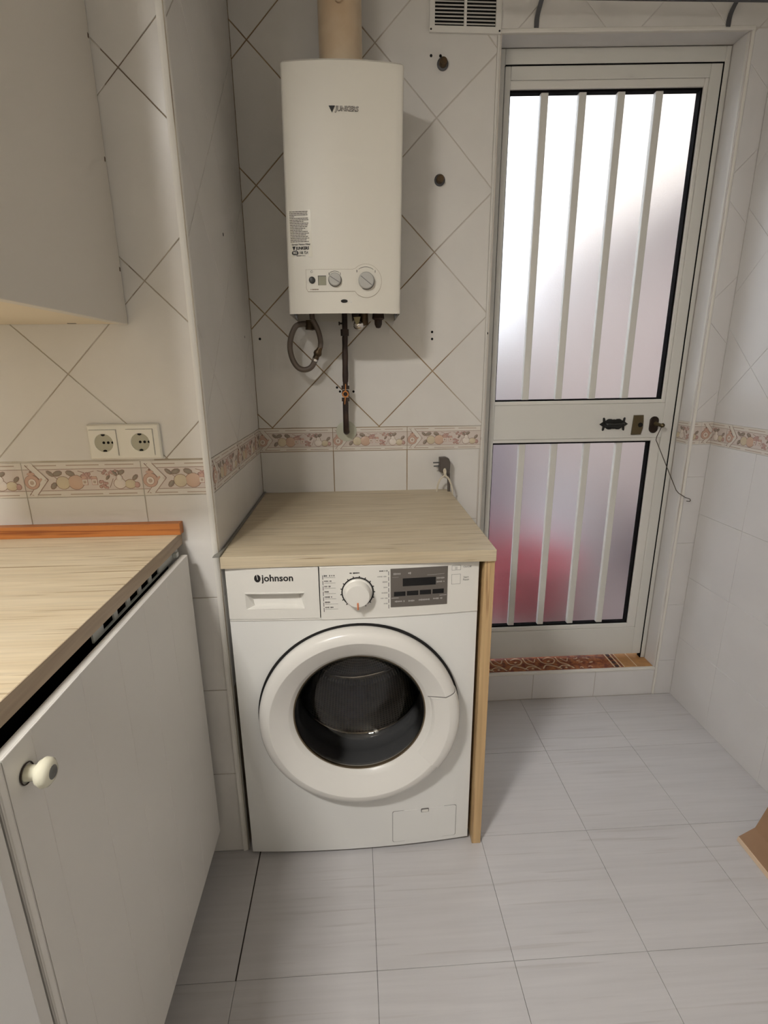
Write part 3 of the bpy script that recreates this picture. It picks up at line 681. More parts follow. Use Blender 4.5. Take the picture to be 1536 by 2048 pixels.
for s, u, v, sz in ((5, .409, .8310, .0070), (2, .444, .8315, .0075), (7, .513, .8150, .0056), (8, .513, .8055, .0056), (8, .4120, .7600, .0060), (5, .4450, .7600, .0060), (9, .4700, .7610, .0060), (8, .5050, .7620, .0058)):
    smear(s, sz, u, v, FDq, INK_PALE, 'display_print', dp)
for z0, z1 in ((.8315, .8435), (.7955, .8210)):
    b = MB(); w_ = .0005; u0, u1 = .5500, .5720
    for r in (((u0, z0), (u1, z0), (u1, z0+w_), (u0, z0+w_)), ((u0, z1-w_), (u1, z1-w_), (u1, z1), (u0, z1)), ((u0, z0), (u0+w_, z0), (u0+w_, z1), (u0, z1)), ((u1-w_, z0), (u1, z0), (u1, z1), (u1-w_, z1))): b.prism(list(r), .0003, FK)
    b.build('key_outline', INK_GREY, wm)
text('On/Off', .0068, .5780, .8385, FK, INK_GREY, 'key_print', wm); text('Start', .0068, .5790, .8120, FK, INK_GREY, 'key_print', wm); text('Pause', .0068, .5780, .8055, FK, INK_GREY, 'key_print', wm); text('|||', .0080, .5575, .8370, FK, INK_GREY, 'key_print', wm)
# filter flap
def rrect(x0, x1, z0, z1, r, n=5):
    p = []
    for cx_, cz_, a in ((x1-r, z0+r, -PI/2), (x1-r, z1-r, 0), (x0+r, z1-r, PI/2), (x0+r, z0+r, PI)):
        p += [(cx_+r*math.cos(a+PI/2*i/n), cz_+r*math.sin(a+PI/2*i/n)) for i in range(n+1)]
    return p
b = MB(); b.prism(rrect(.4035, .5830, .024, .1300, .006), .0006, FW); fo = b.build('flap_groove', INK_GREY, wm)
b = MB(); b.prism(rrect(.4045, .5820, .025, .1290, .006), .0014, FW, 0, .0004); flap = b.build('filter_flap', WHITE_ENAMEL, wm)
b = MB(); b.prism(rrect(.4835, .5050, .1185, .1300, .0020, 2), .0018, FW); b.build('flap_notch', INK_GREY, flap)
b = MB(); b.prism(rrect(.4850, .5035, .1195, .1275, .0020, 2), .0026, FW); b.build('flap_tab', WHITE_PLASTIC, flap)
# door
yd = WY

b = MB(); b.lathe([(.2505, -.006), (.2560, -.0035), (.2560, .001), (.2505, .003)], (WC.x, yd, WC.z), (0, -1, 0), n=96); b.build('door_gap_shadow', DARK_GAP, wm)  # dark ring stands in for the shadow between door and front
PROF = [(.2490, -.004), (.2515, .010), (.2512, .020), (.2490, .0285), (.2440, .0345), (.2360, .0382), (.2245, .0410), (.2232, .0410), (.2220, .0404), (.1800, .0150), (.1788, .0142), (.1700, .0040), (.1690, .0030), (.1690, -.012)]
b = MB(); b.lathe(PROF, (WC.x, yd, WC.z), (0, -1, 0), n=128); ringo = b.build('door_ring', DOOR_RING, wm)
HP = [(.2532, .010), (.2532, .0215), (.2508, .0305), (.2455, .0368), (.2365, .0405), (.2250, .0432), (.2235, .0432), (.2050, .0350), (.1900, .0270), (.1885, .0262), (.1830, .0165)]
hb = MB(); a0, a1 = math.radians(-36), math.radians(17); hb.lathe(HP, (WC.x, yd, WC.z), (0, -1, 0), a0=a0, a1=a1, n=40, ux=(1, 0, 0))
k = 41
for e in (0, 40):
    vv = [hb.v[j*k+e] for j in range(len(HP))]; cc = Vector((WC.x, yd, WC.z)); tt = a0 if e == 0 else a1
    hb.add(vv+[(cc.x+.183*math.cos(tt), yd-.001, cc.z+.183*math.sin(tt)), (cc.x+.2515*math.cos(tt), yd-.001, cc.z+.2515*math.sin(tt))], [list(range(len(HP)))+[len(HP), len(HP)+1]])
hb.build('door_handle', DOOR_RING, wm)
b = MB(); t_ = a1+.006
b.tube([(WC.x+r*math.cos(t_), yd-h-.0004, WC.z+r*math.sin(t_)) for r, h in PROF[2:10]], .0009, n=6); b.build('handle_seam', INK_GREY, wm)
# smoked bowl, gasket, drum
bo = [(.1700, -.002), (.1640, .004), (.1600, -.010), (.1520, -.045), (.1400, -.080), (.1150, -.100), (.0700, -.108), (.0, -.110)]
bi = [(.0, -.1055), (.0690, -.1035), (.1130, -.0960), (.1365, -.0770), (.1480, -.0440), (.1560, -.0090), (.1615, .0000), (.1680, -.004)]
b = MB(); b.lathe(bo, (WC.x, yd, WC.z), (0, -1, 0), n=96); b.lathe(bi, (WC.x, yd, WC.z), (0, -1, 0), n=96); b.build('porthole_glass', SMOKE, wm)
b = MB(); b.lathe([(.1700, .001), (.1720, .001), (.1720, -.004), (.1650, -.004), (.1650, .0012), (.1700, .0012)], (WC.x, yd, WC.z), (0, -1, 0), n=96); b.build('glass_rim', mat('amber_rim', (120, 104, 82), .3), wm)
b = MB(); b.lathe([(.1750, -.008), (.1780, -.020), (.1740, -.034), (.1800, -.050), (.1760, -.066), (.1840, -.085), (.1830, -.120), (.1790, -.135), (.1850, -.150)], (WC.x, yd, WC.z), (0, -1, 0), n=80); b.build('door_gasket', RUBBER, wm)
b = MB(); b.lathe([(.1790, -.146), (.1835, -.149), (.1880, -.152), (.1860, -.158), (.1790, -.156)], (WC.x, yd, WC.z), (0, -1, 0), n=80); b.build('drum_lip', CHROME, wm)
b = MB(); b.lathe([(.188, -.156), (.225, -.170), (.238, -.185), (.238, -.470), (.225, -.485), (.06, -.490), (0, -.480)], (WC.x, yd, WC.z), (0, -1, 0), n=72); b.build('drum', DRUM, wm)
for a in (math.radians(97), math.radians(217), math.radians(337)):
    b = MB(); c, s = math.cos(a), math.sin(a); prof = [(-.036, .238), (-.020, .200), (-.008, .178), (.008, .178), (.020, .200), (.036, .238)]
    def pd(t, r, y): return (WC.x+c*r-s*t, yd+y, WC.z+s*r+c*t)
    V = [pd(t, r, .19) for t, r in prof]+[pd(t*.9, r+.006*(r < .23), .47) for t, r in prof]; n6 = len(prof)
    b.add(V, [[i, i+1, n6+i+1, n6+i] for i in range(n6-1)]+[list(range(n6)), list(range(n6, 2*n6))], 0, True); b.build('drum_paddle', STEEL, wm)

b = MB(); b.tube(smooth_curve([(.200, yd+.470, .264), (.245, yd+.462, .258), (.300, yd+.458, .254), (.360, yd+.460, .260), (.440, yd+.468, .276)], 5), [.004]+[.011]*19+[.004], n=10); b.build('drum_glint_rib', CHROME, wm)  # rib added for a bright reflected band at the back of the drum
# ------------------------------------------------------------------ worktop over the machine, side panel, seal
ow = thing('oak_worktop', 'pale oak laminate worktop lying over the washing machine', 'worktop', (.33, -.32, .8565))
for y0, y1 in ((-.642, -.3785), (-.3778, -.002)): MB().box(.010, .6535, y0, y1, .8565, .885, bev=.0008).build('board', OAK, ow)
b = MB(); b.box(.6285, .6535, -.634, -.002, 0.0, .8565, bev=.0015); tag(b.build('side_panel', OAK_END), 'upright oak side board between washing machine and glazed door', 'panel')
b = MB(); b.add([(-.006, -.643, .8865), (.0102, -.643, .8895), (.0102, -.004, .8895), (.0012, -.004, .8865), (.0012, -.606, .8865), (-.006, -.6255, .8865)], [[0, 1, 2, 3, 4, 5]])
b.add([(-.006, -.643, .8865), (.0102, -.643, .8895), (.0102, -.643, .8852), (-.006, -.643, .8852)], [[0, 1, 2, 3]]); b.add([(.0102, -.643, .8895), (.0102, -.004, .8895), (.0102, -.004, .8850), (.0102, -.643, .8850)], [[0, 1, 2, 3]])
b.add([(-.006, -.643, .8852), (.0102, -.643, .8852), (.0102, -.004, .8852), (.0012, -.004, .8852), (.0012, -.606, .8852), (-.006, -.6255, .8852)], [[0, 1, 2, 3, 4, 5]])
b.add([(-.006, -.643, .8865), (-.006, -.6255, .8865), (-.006, -.6255, .8852), (-.006, -.643, .8852)], [[0, 1, 2, 3]]); b.add([(-.006, -.6255, .8865), (.0012, -.606, .8865), (.0012, -.606, .8852), (-.006, -.6255, .8852)], [[0, 1, 2, 3]])
b.add([(.0012, -.606, .8865), (.0012, -.004, .8865), (.0012, -.004, .8852), (.0012, -.606, .8852)], [[0, 1, 2, 3]])
tag(b.build('sealing_strip', SEAL), 'thin grey sealing strip along the wall edge of the washing machine worktop', 'strip')

# ------------------------------------------------------------------ gas water heater
BZ0, BZ1 = 1.447, 2.036; BX0, BX1 = .1520, .4610
def bsh(z): return (z-BZ0)/(BZ1-BZ0)*.0105
def byf(x): return -.2505+.017*((x-.3065)/.1545)**2
heater = thing('gas_water_heater', 'white wall-hung gas water heater with two grey dials and a flue on top', 'water heater', (.3065, 0, BZ0))
FH = lambda u, v, t: (u+bsh(v)*(1-(0 if v > 1.8 else .0)), byf(u)-t, v)
FH = lambda u, v, t: (u, byf(u-bsh(v))-t, v)
cs = [(BX0, -.004), (BX0, byf(BX0)+.006)]+[(BX0+.0018, byf(BX0)+.0015)]+[(BX0+.006+(BX1-BX0-.012)*i/20, byf(BX0+.006+(BX1-BX0-.012)*i/20)) for i in range(21)]+[(BX1-.0018, byf(BX1)+.0015), (BX1, byf(BX1)+.006), (BX1, -.004)]
b = MB(); n = len(cs); zl = [BZ0, BZ1-.006, BZ1]
vs = []
for z in zl:
    for x, y in cs:
        q = .975 if z == BZ1 else 1.; vs.append((.3065+(x-.3065)*q+bsh(z), y*q if y < -.01 else y, z))
b.add(vs, [[j*n+i, j*n+(i+1) % n, (j+1)*n+(i+1) % n, (j+1)*n+i] for j in range(2) for i in range(n)]+[list(range(2*n, 3*n))], 0, True)
b.build('casing', BOILER_W, heater)
b = MB(); b.box(BX0+.004, BX1-.004, -.225, -.006, BZ0+.030, BZ0+.036); b.build('underside', mat('dark_brown_underside', (58, 50, 42), .7), heater)  # plain dark brown plate under the casing
for x in (BX0+.010, BX1-.018):
    b = MB(); b.add([(x, -.226, BZ0+.004), (x+.012, -.226, BZ0+.004), (x+(.010 if x < .3 else .006), -.226, BZ0-.014)], [[0, 1, 2]]); b.add([(x, -.222, BZ0+.004), (x+.012, -.222, BZ0+.004), (x+(.010 if x < .3 else .006), -.222, BZ0-.014)], [[0, 1, 2]]); b.build('fixing_tab', GALV, heater)
# control strip: bar with a round end
CXK, CZK, RK = .3667, 1.5300, .0420
b = MB(); out = [(.2075+.1285*i/12, 1.5035) for i in range(13)]
for i in range(25):
    a = -2.20+i*(2.20+2.33)/24; out.append((CXK+RK*math.cos(a), CZK+RK*math.sin(a)))
out += [(.3300-.1255*i/12, 1.5585) for i in range(13)]+[(.2035, 1.5120)]
def plate(name, outl, th, m, par, grow=0.):
    p = inset(outl, -grow) if grow else outl
    b = MB(); n = len(p); b.add([FH(u, v, 0) for u, v in p]+[FH(u, v, th) for u, v in p], [[i, (i+1) % n, n+(i+1) % n, n+i] for i in range(n)])
    u0, u1 = min(q[0] for q in p), max(q[0] for q in p); K_ = 24
    for k in range(K_):
        c = clip(p, u0+(u1-u0)*k/K_, u0+(u1-u0)*(k+1)/K_, 0, 9)
        if c: b.add([FH(u, v, th) for u, v in c], [list(range(len(c)))])
    return b.build(name, m, par)
plate('control_outline', out, .0006, mat('seam_brown', (142, 122, 96), .6), heater, .0007)
ctl = plate('control_strip', out, .0016, BOILER_W, heater)
def hy(u, v): return byf(u-bsh(v))
for u, v, r, ang in ((.2818, 1.5325, .0166, -.55), (CXK, 1.5300, .0213, -.66)):
    b = MB(); b.cyl((u, hy(u, v)-.0016, v), (0, -1, 0), r+.0012, .0008, n=32); b.build('dial_shadow_ring', DARK_GAP, heater)
    b = MB(); b.lathe([(r, 0), (r, .009), (r-.002, .011), (0, .0112)], (u, hy(u, v)-.0016, v), (0, -1, 0), n=36); dl = b.build('dial', KNOB_GREY, heater)
    c, s = math.cos(ang), math.sin(ang); b = MB(); Fd = lambda p, q, t: (u+p*c-q*s, hy(u, v)-.0128-t, v+p*s+q*c)
    b.prism([(-r*.86, -.0012), (r*.86, -.0012), (r*.86, .0004), (-r*.86, .0004)], .0006, Fd); b.build('dial_slot', INK_GREY, dl)
    b = MB()
    for i in range(11):
        a = PI/2-.55+1.1*i/10; R_ = r*(1.28 if r < .02 else 1.62); b.prism([(u+(R_+d)*math.cos(a+e), v+(R_+d)*math.sin(a+e)) for d, e in ((0, -.06), (.0009, -.06), (.0009, .06), (0, .06))], .0004, lambda p, q, t: FH(p, q, .0016+t))
    for a, w in ((PI/2+.80, .0016), (PI/2-.80, .0012)): b.prism([(u+R_*math.cos(a)-w/2, v+R_*math.sin(a)-.003), (u+R_*math.cos(a)+w/2, v+R_*math.sin(a)-.003), (u+R_*math.cos(a)+w/2, v+R_*math.sin(a)+.003), (u+R_*math.cos(a)-w/2, v+R_*math.sin(a)+.003)], .0004, lambda p, q, t: FH(p, q, .0016+t))
    b.build('dial_scale', INK, heater)
b = MB(); b.lathe([(.0087, 0), (.0087, .003), (.0065, .0045), (0, .0042)], (.2199, hy(.2199, 1.532)-.0016, 1.532), (0, -1, 0), n=24); b.build('power_button', mat('charcoal_button', (58, 58, 56), .4), heater)
b = MB(); b.lathe([(.0022, .0004), (.0030, .0004)], (.2199, hy(.2199, 1.553)-.0016, 1.553), (0, -1, 0), n=16); b.build('power_symbol', INK_GREY, heater)
b = MB(); b.prism([(.2360, 1.5190), (.2582, 1.5190), (.2582, 1.5430), (.2360, 1.5430)], .0003, lambda p, q, t: FH(p, q, .0016+t)); b.build('display_frame', INK, heater)
b = MB(); b.prism([(.2372, 1.5195), (.2580, 1.5195), (.2580, 1.5415), (.2372, 1.5415)], .0005, lambda p, q, t: FH(p, q, .0016+t)); b.build('display', LCD, heater)
smear(11, .0040, .2150, 1.5085, lambda p, q, t: FH(p, q, .0016+t), mat('brown_print', (128, 104, 84), .6), 'model_print', heater)
b = MB(); b.prism([(.3055+.0094*math.cos(2*PI*i/24), 1.4785+.0044*math.sin(2*PI*i/24)) for i in range(24)], .0010, FH); b.build('oval_window', BLACK_GLOSS, heater)
b = MB(); b.lathe([(.0016, 0), (.0012, .0012), (0, .0016)], (.3245, hy(.3245, 1.4765), 1.4765), (0, -1, 0), n=12); b.build('white_bump', mat('glossy_white', (250, 250, 250), .05), heater)  # small glossy white bump beside the oval
# badge
FHb = lambda p, q, t: FH(p, q, .0004+t)
b = MB(); b.prism([(.2800, 1.9340), (.2878, 1.9195), (.2956, 1.9340)], .0012, FHb); b.build('badge_triangle', INK, heater)
text('JUNKERS', .0150, .2965, 1.9275, FHb, mat('badge_dark', (70, 62, 56), .5), 'badge_outline', heater, depth=.0006, offset=.0007, xs=.97, shear=.1)  # dark outline printed behind the silver letters
text('JUNKERS', .0150, .2965, 1.9275, FHb, mat('badge_silver', (206, 200, 192), .3), 'badge_lettering', heater, depth=.0014, offset=-.0001, xs=.97, shear=.1)
# sticker with small print
FHs = lambda p, q, t: FH(p, q, .0003+t)
b = MB(); b.prism([(.1655, 1.5900), (.2235, 1.5900), (.2225, 1.7035), (.1645, 1.7035)], .0003, FH); stk = b.build('service_sticker', mat('clear_label', (214, 208, 190), .3), heater)
rnd = random.Random(5); b = MB()
ends = [.93, .91, .92, .25, .99, .96, .70, .98, .92, .91, .78, .62, .90, 1.0, .80, .90, .98, .82, .93]
for i, e in enumerate(ends):
    v = 1.6995-i*.00398; u = .1665
    while u < .1665+.0525*e-.002:
        L = min(rnd.uniform(.003, .009), .1665+.0525*e-u); b.prism([(u, v-.0008), (u+L, v-.0008), (u+L, v+.0008), (u, v+.0008)], .0002, FHs); u += L+.0009
b.build('small_print', mat('faded_ink', (84, 74, 66), .6), stk)
text('Servicio Técnico Oficial', .0056, .1690, 1.6210, FHs, INK, 'sticker_print', stk, offset=.00012, xs=.93)
b = MB(); b.prism([(.1700, 1.6165), (.1745, 1.6055), (.1790, 1.6165)], .0003, FHs); b.build('sticker_triangle', INK, stk)
text('JUNKERS', .0098, .1800, 1.6115, FHs, INK, 'sticker_print', stk, offset=.0004, xs=.90, shear=.1)
b = MB(); b.prism([(x, z) for x, z in [((.1735 if math.cos(a) < 0 else .1810)+.0052*math.cos(a), 1.6005+.0052*math.sin(a)) for a in [2*PI*i/20+.01 for i in range(20)]]], .0003, FHs); b.build('sticker_pill', INK, stk)
text('902', .0082, .1772, 1.6005, FHs, BOILER_W, 'sticker_print', stk, align='CENTER', depth=.0006, offset=.0002, xs=.9)
text('100 724', .0090, .1878, 1.6005, FHs, INK, 'sticker_print', stk, offset=.0002, xs=.82)
smear(14, .0036, .1810, 1.5935, FHs, INK_GREY, 'sticker_print', stk)

b = MB(); b.lathe([(.0605, 0), (.0605, .012), (.0575, .013), (.0575, CEIL-BZ1-.002)], (.3125, -.1150, BZ1+.0005), (0, 0, 1), n=48)
fl = thing('flue_pipe', 'yellowed white flue pipe rising from the top of the water heater', 'pipe', (.3125, -.115, BZ1)); b.build('pipe', FLUE_W, fl)
b = MB(); b.cyl((.3105, -.170, 2.1960), (0, -1, 0), .0095, .008, n=16); b.build('test_cap', FLUE_W, fl)

# ------------------------------------------------------------------ pipework under the heater
gp = thing('gas_pipe', 'dark brown gas pipe running down from the heater into a white wall rosette', 'pipe', (.298, 0, 1.0956))
b = MB(); zz = [1.468, 1.40, 1.395, 1.37, 1.34, 1.31, 1.28, 1.262, 1.258, 1.24]; rr = [.0085, .0085, .0092, .0086, .0096, .0090, .0098, .0092, .008, .0080]
b.tube([(.3025-.004*i/9, -.055, z) for i, z in enumerate(zz)], rr, n=14)
b.tube([(.2985, -.055, 1.205), (.2980, -.055, 1.19), (.2976, -.054, 1.165), (.2975, -.053, 1.135), (.2975, -.050, 1.118), (.2974, -.042, 1.104), (.2974, -.026, 1.0965), (.2974, -.004, 1.0956)], [.0080, .0095, .0092, .0094, .0096, .0098, .0100, .0100], n=14); b.build('pipe', PIPE_BROWN, gp)
for x, z, r, h in ((.3015, 1.400, .0128, .020), (.2988, 1.236, .0125, .012), (.2985, 1.198, .0125, .012)): MB().lathe([(0, 0), (r, 0), (r, h), (0, h)], (x, -.055, z), (0, 0, 1), n=6, smooth=False).build('coupling_nut', PIPE_BROWN, gp)
b = MB(); b.tube([(.302, -.055, 1.437), (.284, -.055, 1.437)], .0028, n=8); b.lathe([(0, 0), (.0055, 0), (.0055, .004), (0, .004)], (.287, -.055, 1.437), (-1, 0, 0), n=12); b.build('test_nipple', PIPE_BROWN, gp)
b = MB(); b.lathe([(0, -.012), (.010, -.010), (.0125, 0), (.010, .010), (0, .012)], (.2987, -.055, 1.2235), (0, 0, 1), n=18); vb = b.build('valve_body', PIPE_BROWN, gp)
b = MB(); b.lathe([(.0105, 0), (.0105, .003), (.0065, .003), (.0065, 0), (.0105, 0)], (.2985, -.068, 1.2215), (0, -1, 0), n=24); b.prism([(.2975, 1.231), (.3010, 1.231), (.3012, 1.2535), (.2990, 1.2535)], .003, F_y(-.068)); b.prism([(.2945, 1.1895), (.2965, 1.1895), (.2995, 1.212), (.2960, 1.212)], .003, F_y(-.068)); lv = b.build('valve_lever', ORANGE_P, gp)
b = MB(); b.cyl((.2985, -.068, 1.2215), (0, -1, 0), .0045, .004, n=14); b.build('lever_screw', PIPE_BROWN, gp)
b = MB(); b.lathe([(.011, .004), (.030, .0035), (.0345, .0018), (.0345, 0)], (.2974, -.0016, 1.0956), (0, -1, 0), n=36); b.build('rosette', mat('white_rosette', (196, 196, 178), .4), gp)

hs = thing('flexible_hose', 'grey-brown flexible hose looping under the water heater beside the gas pipe', 'hose', (.19, -.02, 1.44))
b = MB(); b.tube([(.2050, -.095, 1.4460), (.2030, -.095, 1.4760)], .0080, n=12); b.build('inlet_pipe', HOSE, heater)
hp = [(.2052, -.095, 1.4455), (.2100, -.094, 1.437), (.2200, -.090, 1.415), (.2265, -.085, 1.385), (.2245, -.082, 1.364)]
b = MB(); b.tube(smooth_curve(hp, 5), .0080, n=12)
b.tube(smooth_curve([(.2080, -.080, 1.330), (.1950, -.080, 1.3075), (.1750, -.080, 1.2985), (.1530, -.080, 1.3050), (.1370, -.080, 1.3300), (.1310, -.080, 1.3650), (.1370, -.078, 1.4000), (.1520, -.074, 1.4280), (.1720, -.068, 1.4350), (.1900, -.060, 1.4350)], 6), .0085, n=12); b.build('hose', HOSE, hs)
b = MB(); b.tube([(.2250, -.082, 1.366), (.2205, -.081, 1.357), (.2170, -.081, 1.350), (.2145, -.080, 1.345), (.2120, -.080, 1.340), (.2078, -.080, 1.330)], [.0072, .0090, .0128, .0130, .0095, .0100], n=14); b.build('hose_fitting', BRASS_OLD, hs)
b = MB(); b.tube([(.2085, -.080, 1.332), (.2050, -.080, 1.324)], .0098, n=12); b.build('crimp_ring', CHROME, hs)
b = MB(); b.tube([(.196, -.004, 1.432), (.196, -.050, 1.432), (.195, -.072, 1.431)], [.012, .012, .0135], n=14); b.tube([(.195, -.066, 1.418), (.196, -.066, 1.4455)], [.0150, .0135], n=14); b.build('stop_valve', BRASS_OLD, hs)
tp = thing('chrome_elbow_valve', 'small shiny chrome valve hanging under the water heater', 'valve', (.345, -.08, 1.452))
b = MB(); b.tube([(.337, -.075, 1.466), (.338, -.080, 1.440)], [.013, .013], n=14); b.lathe([(0, 0), (.010, .002), (.0155, .008), (.0155, .020), (.010, .026), (0, .028)], (.347, -.060, 1.4365), (-.1, -.9, -.35), n=20); b.build('valve_head', CHROME, tp)
b = MB(); b.tube([(.362, -.070, 1.466), (.364, -.070, 1.430)], [.013, .012], n=14); b.build('valve_neck', BRASS_OLD, tp)
b = MB(); b.add([(.330, -.094, 1.452), (.352, -.096, 1.453), (.347, -.099, 1.436), (.338, -.098, 1.430)], [[0, 1, 2, 3]]); b.add([(.330, -.0935, 1.452), (.352, -.0955, 1.453), (.347, -.0985, 1.436), (.338, -.0975, 1.430)], [[3, 2, 1, 0]]); b.build('paper_tag', mat('yellowed_tag', (196, 184, 140), .7), tp)
ts = thing('brown_pipe_stub', 'short brown capped pipe stub under the heater beside the chrome valve', 'pipe', (.4075, -.08, 1.452))
b = MB(); b.lathe([(.017, .018), (.019, .0), (.012, -.004), (.0115, -.016), (.007, -.026), (0, -.028)], (.4065, -.080, 1.448), (0, 0, 1), n=18); b.build('stub', PIPE_BROWN, ts)

# ------------------------------------------------------------------ things on the back wall
vg = thing('vent_grille', 'white slatted ventilation grille above the door corner of the tiled wall', 'vent', (.667, 0, 2.2185))
VX0, VX1, VZ0, VZ1 = .5650, .7700, 2.2190, 2.4200; fx0, fx1, fz0, fz1 = .5795, .7545, 2.2350, 2.4040
b = MB()
for x0, x1, z0, z1 in ((VX0, VX1, VZ0, fz0), (VX0, VX1, fz1, VZ1), (VX0, fx0, fz0, fz1), (fx1, VX1, fz0, fz1), (.6630, .6705, fz0, fz1)): b.box(x0, x1, -.0085, -.0016, z0, z1)
b.build('frame', ALU_BRIGHT, vg)
b = MB(); b.box(fx0, fx1, -.0020, -.0016, fz0, fz1); b.build('dark_duct', DARK_GAP, vg)
sl = None
for c0, c1 in ((fx0, .6630), (.6705, fx1)):
    for i in range(19):
        z = fz0+.004+i*.0086
        if z > fz1-.004: break
        if sl is None or c0 != sl[1]:
            b = MB(); V = [(c0, -.0078, z-.0008), (c1, -.0078, z-.0008), (c1, -.0050, z+.0040), (c0, -.0050, z+.0040)]; b.add(V+[(p[0], p[1]+.0007, p[2]+.0009) for p in V], [[0, 1, 2, 3], [4, 5, 6, 7], [0, 1, 5, 4], [2, 3, 7, 6], [1, 2, 6, 5], [0, 3, 7, 4]])
            o = b.build('slat', ALU_BRIGHT, vg); sl = (o, c0, z)
        else:
            o = sl[0].copy(); COL.objects.link(o); o.parent = vg; o.location.z += z-sl[2]
for x, z in ((.5690, 2.2260), (.7660, 2.2255)): MB().cyl((x, -.0085, z), (0, -1, 0), .0026, .0008, n=10).build('screw', INK, vg)
for x, z, lab in ((.605, 2.146, 'upper of two brass-capped pipe stubs in the wall beside the heater'), (.6023, 1.851, 'lower of two brass-capped pipe stubs in the wall beside the heater')):
    t = thing('capped_pipe_stub', lab, 'pipe stub', (x, 0, z), 'capped pipe stubs beside the heater')
    b = MB(); b.lathe([(.0165, 0), (.0165, .003), (.0120, .006)], (x, -.0016, z), (0, -1, 0), n=24); b.build('collar', GALV, t)
    b = MB(); b.lathe([(.0115, .004), (.0118, .016), (.0095, .020), (0, .021)], (x, -.0016, z), (0, -1, 0), n=20); b.build('cap', BRASS_OLD, t)
for x, z in ((.5711, 2.1664), (.5985, 2.1664), (.5865, 1.4141), (.5869, 1.3923), (.0269, 1.3955), (.2699, 1.2405), (.2795, 1.2273), (.3246, 1.2268), (.7690, 1.4130)):
    MB().cyl((x, -.0014, z), (0, -1, 0), .0040, .0006, n=12).build('drill_hole', HOLE, wall_back)
MB().cyl((.0014, -.2897, 1.633), (1, 0, 0), .0042, .0006, n=12).build('drill_hole', HOLE, wall_alcove)
MB().cyl((.0014, -.117, 1.395), (1, 0, 0), .0036, .0006, n=12).build('drill_hole', INK_GREY, wall_alcove)

rl = thing('clothes_rail', 'dark metal rail on two strap brackets above the glazed door', 'rail', (1.16, 0, 2.245))
for x in (.874, 1.443):
    pp = [(x, -.002, 2.238+.014*(x > 1.2)), (x, -.004, 2.262+.014*(x > 1.2)), (x+.004, -.012, 2.285+.012*(x > 1.2)), (x+.006, -.030, 2.300+.010*(x > 1.2)), (x+.006, -.062, 2.305+.008*(x > 1.2))]
    b = MB(); P = smooth_curve(pp, 4); V = []
    for p in P: V += [(p.x-.0065, p.y, p.z), (p.x+.0065, p.y, p.z), (p.x+.0065, p.y-.003, p.z+.001), (p.x-.0065, p.y-.003, p.z+.001)]
    b.add(V, [[4*i+k, 4*i+(k+1) % 4, 4*i+4+(k+1) % 4, 4*i+4+k] for i in range(len(P)-1) for k in range(4)]+[[0, 1, 2, 3], [4*len(P)-4+k for k in range(4)]]); b.build('strap_bracket', GALV, rl)
b = MB(); b.tube([(.722, -.062, 2.2745), (1.16, -.062, 2.2795), (1.595, -.062, 2.2860)], .0052, n=10); b.build('rod', GALV, rl)

pl = thing('mains_plug', 'grey unplugged mains plug on a white cord behind the oak worktop', 'plug', (.63, -.04, .885))
b = MB(); b.prism([(.6135, .9560), (.6420, .9480), (.6480, .9420), (.6500, .9880), (.6450, 1.0010), (.6350, 1.0055), (.6135, 1.0045)], .028, F_y(-.022), 0, .003); b.build('plug_body', PLUG, pl)
b = MB(); b.tube([(.614, -.036, .9870), (.592, -.036, .9865)], .0023, n=8); b.tube([(.614, -.036, .9755), (.594, -.036, .9745)], .0023, n=8); b.build('plug_pin', GALV, pl)
b = MB(); b.tube([(.6455, -.036, .950), (.6475, -.036, .925), (.6485, -.036, .895), (.650, -.036, .870)], [.006, .0052, .0052, .0052], n=8); b.build('grey_tail', PLUG, pl)
b = MB(); b.tube(smooth_curve([(.6060, -.042, .872), (.6075, -.045, .905), (.6160, -.050, .932), (.6290, -.054, .945), (.6330, -.056, .958), (.6300, -.058, .968), (.6270, -.056, .962), (.6320, -.054, .945), (.6450, -.050, .932), (.6580, -.046, .900), (.6620, -.040, .860), (.6640, -.034, .80)], 6), .0032, n=8); b.build('cord', CORD, pl)

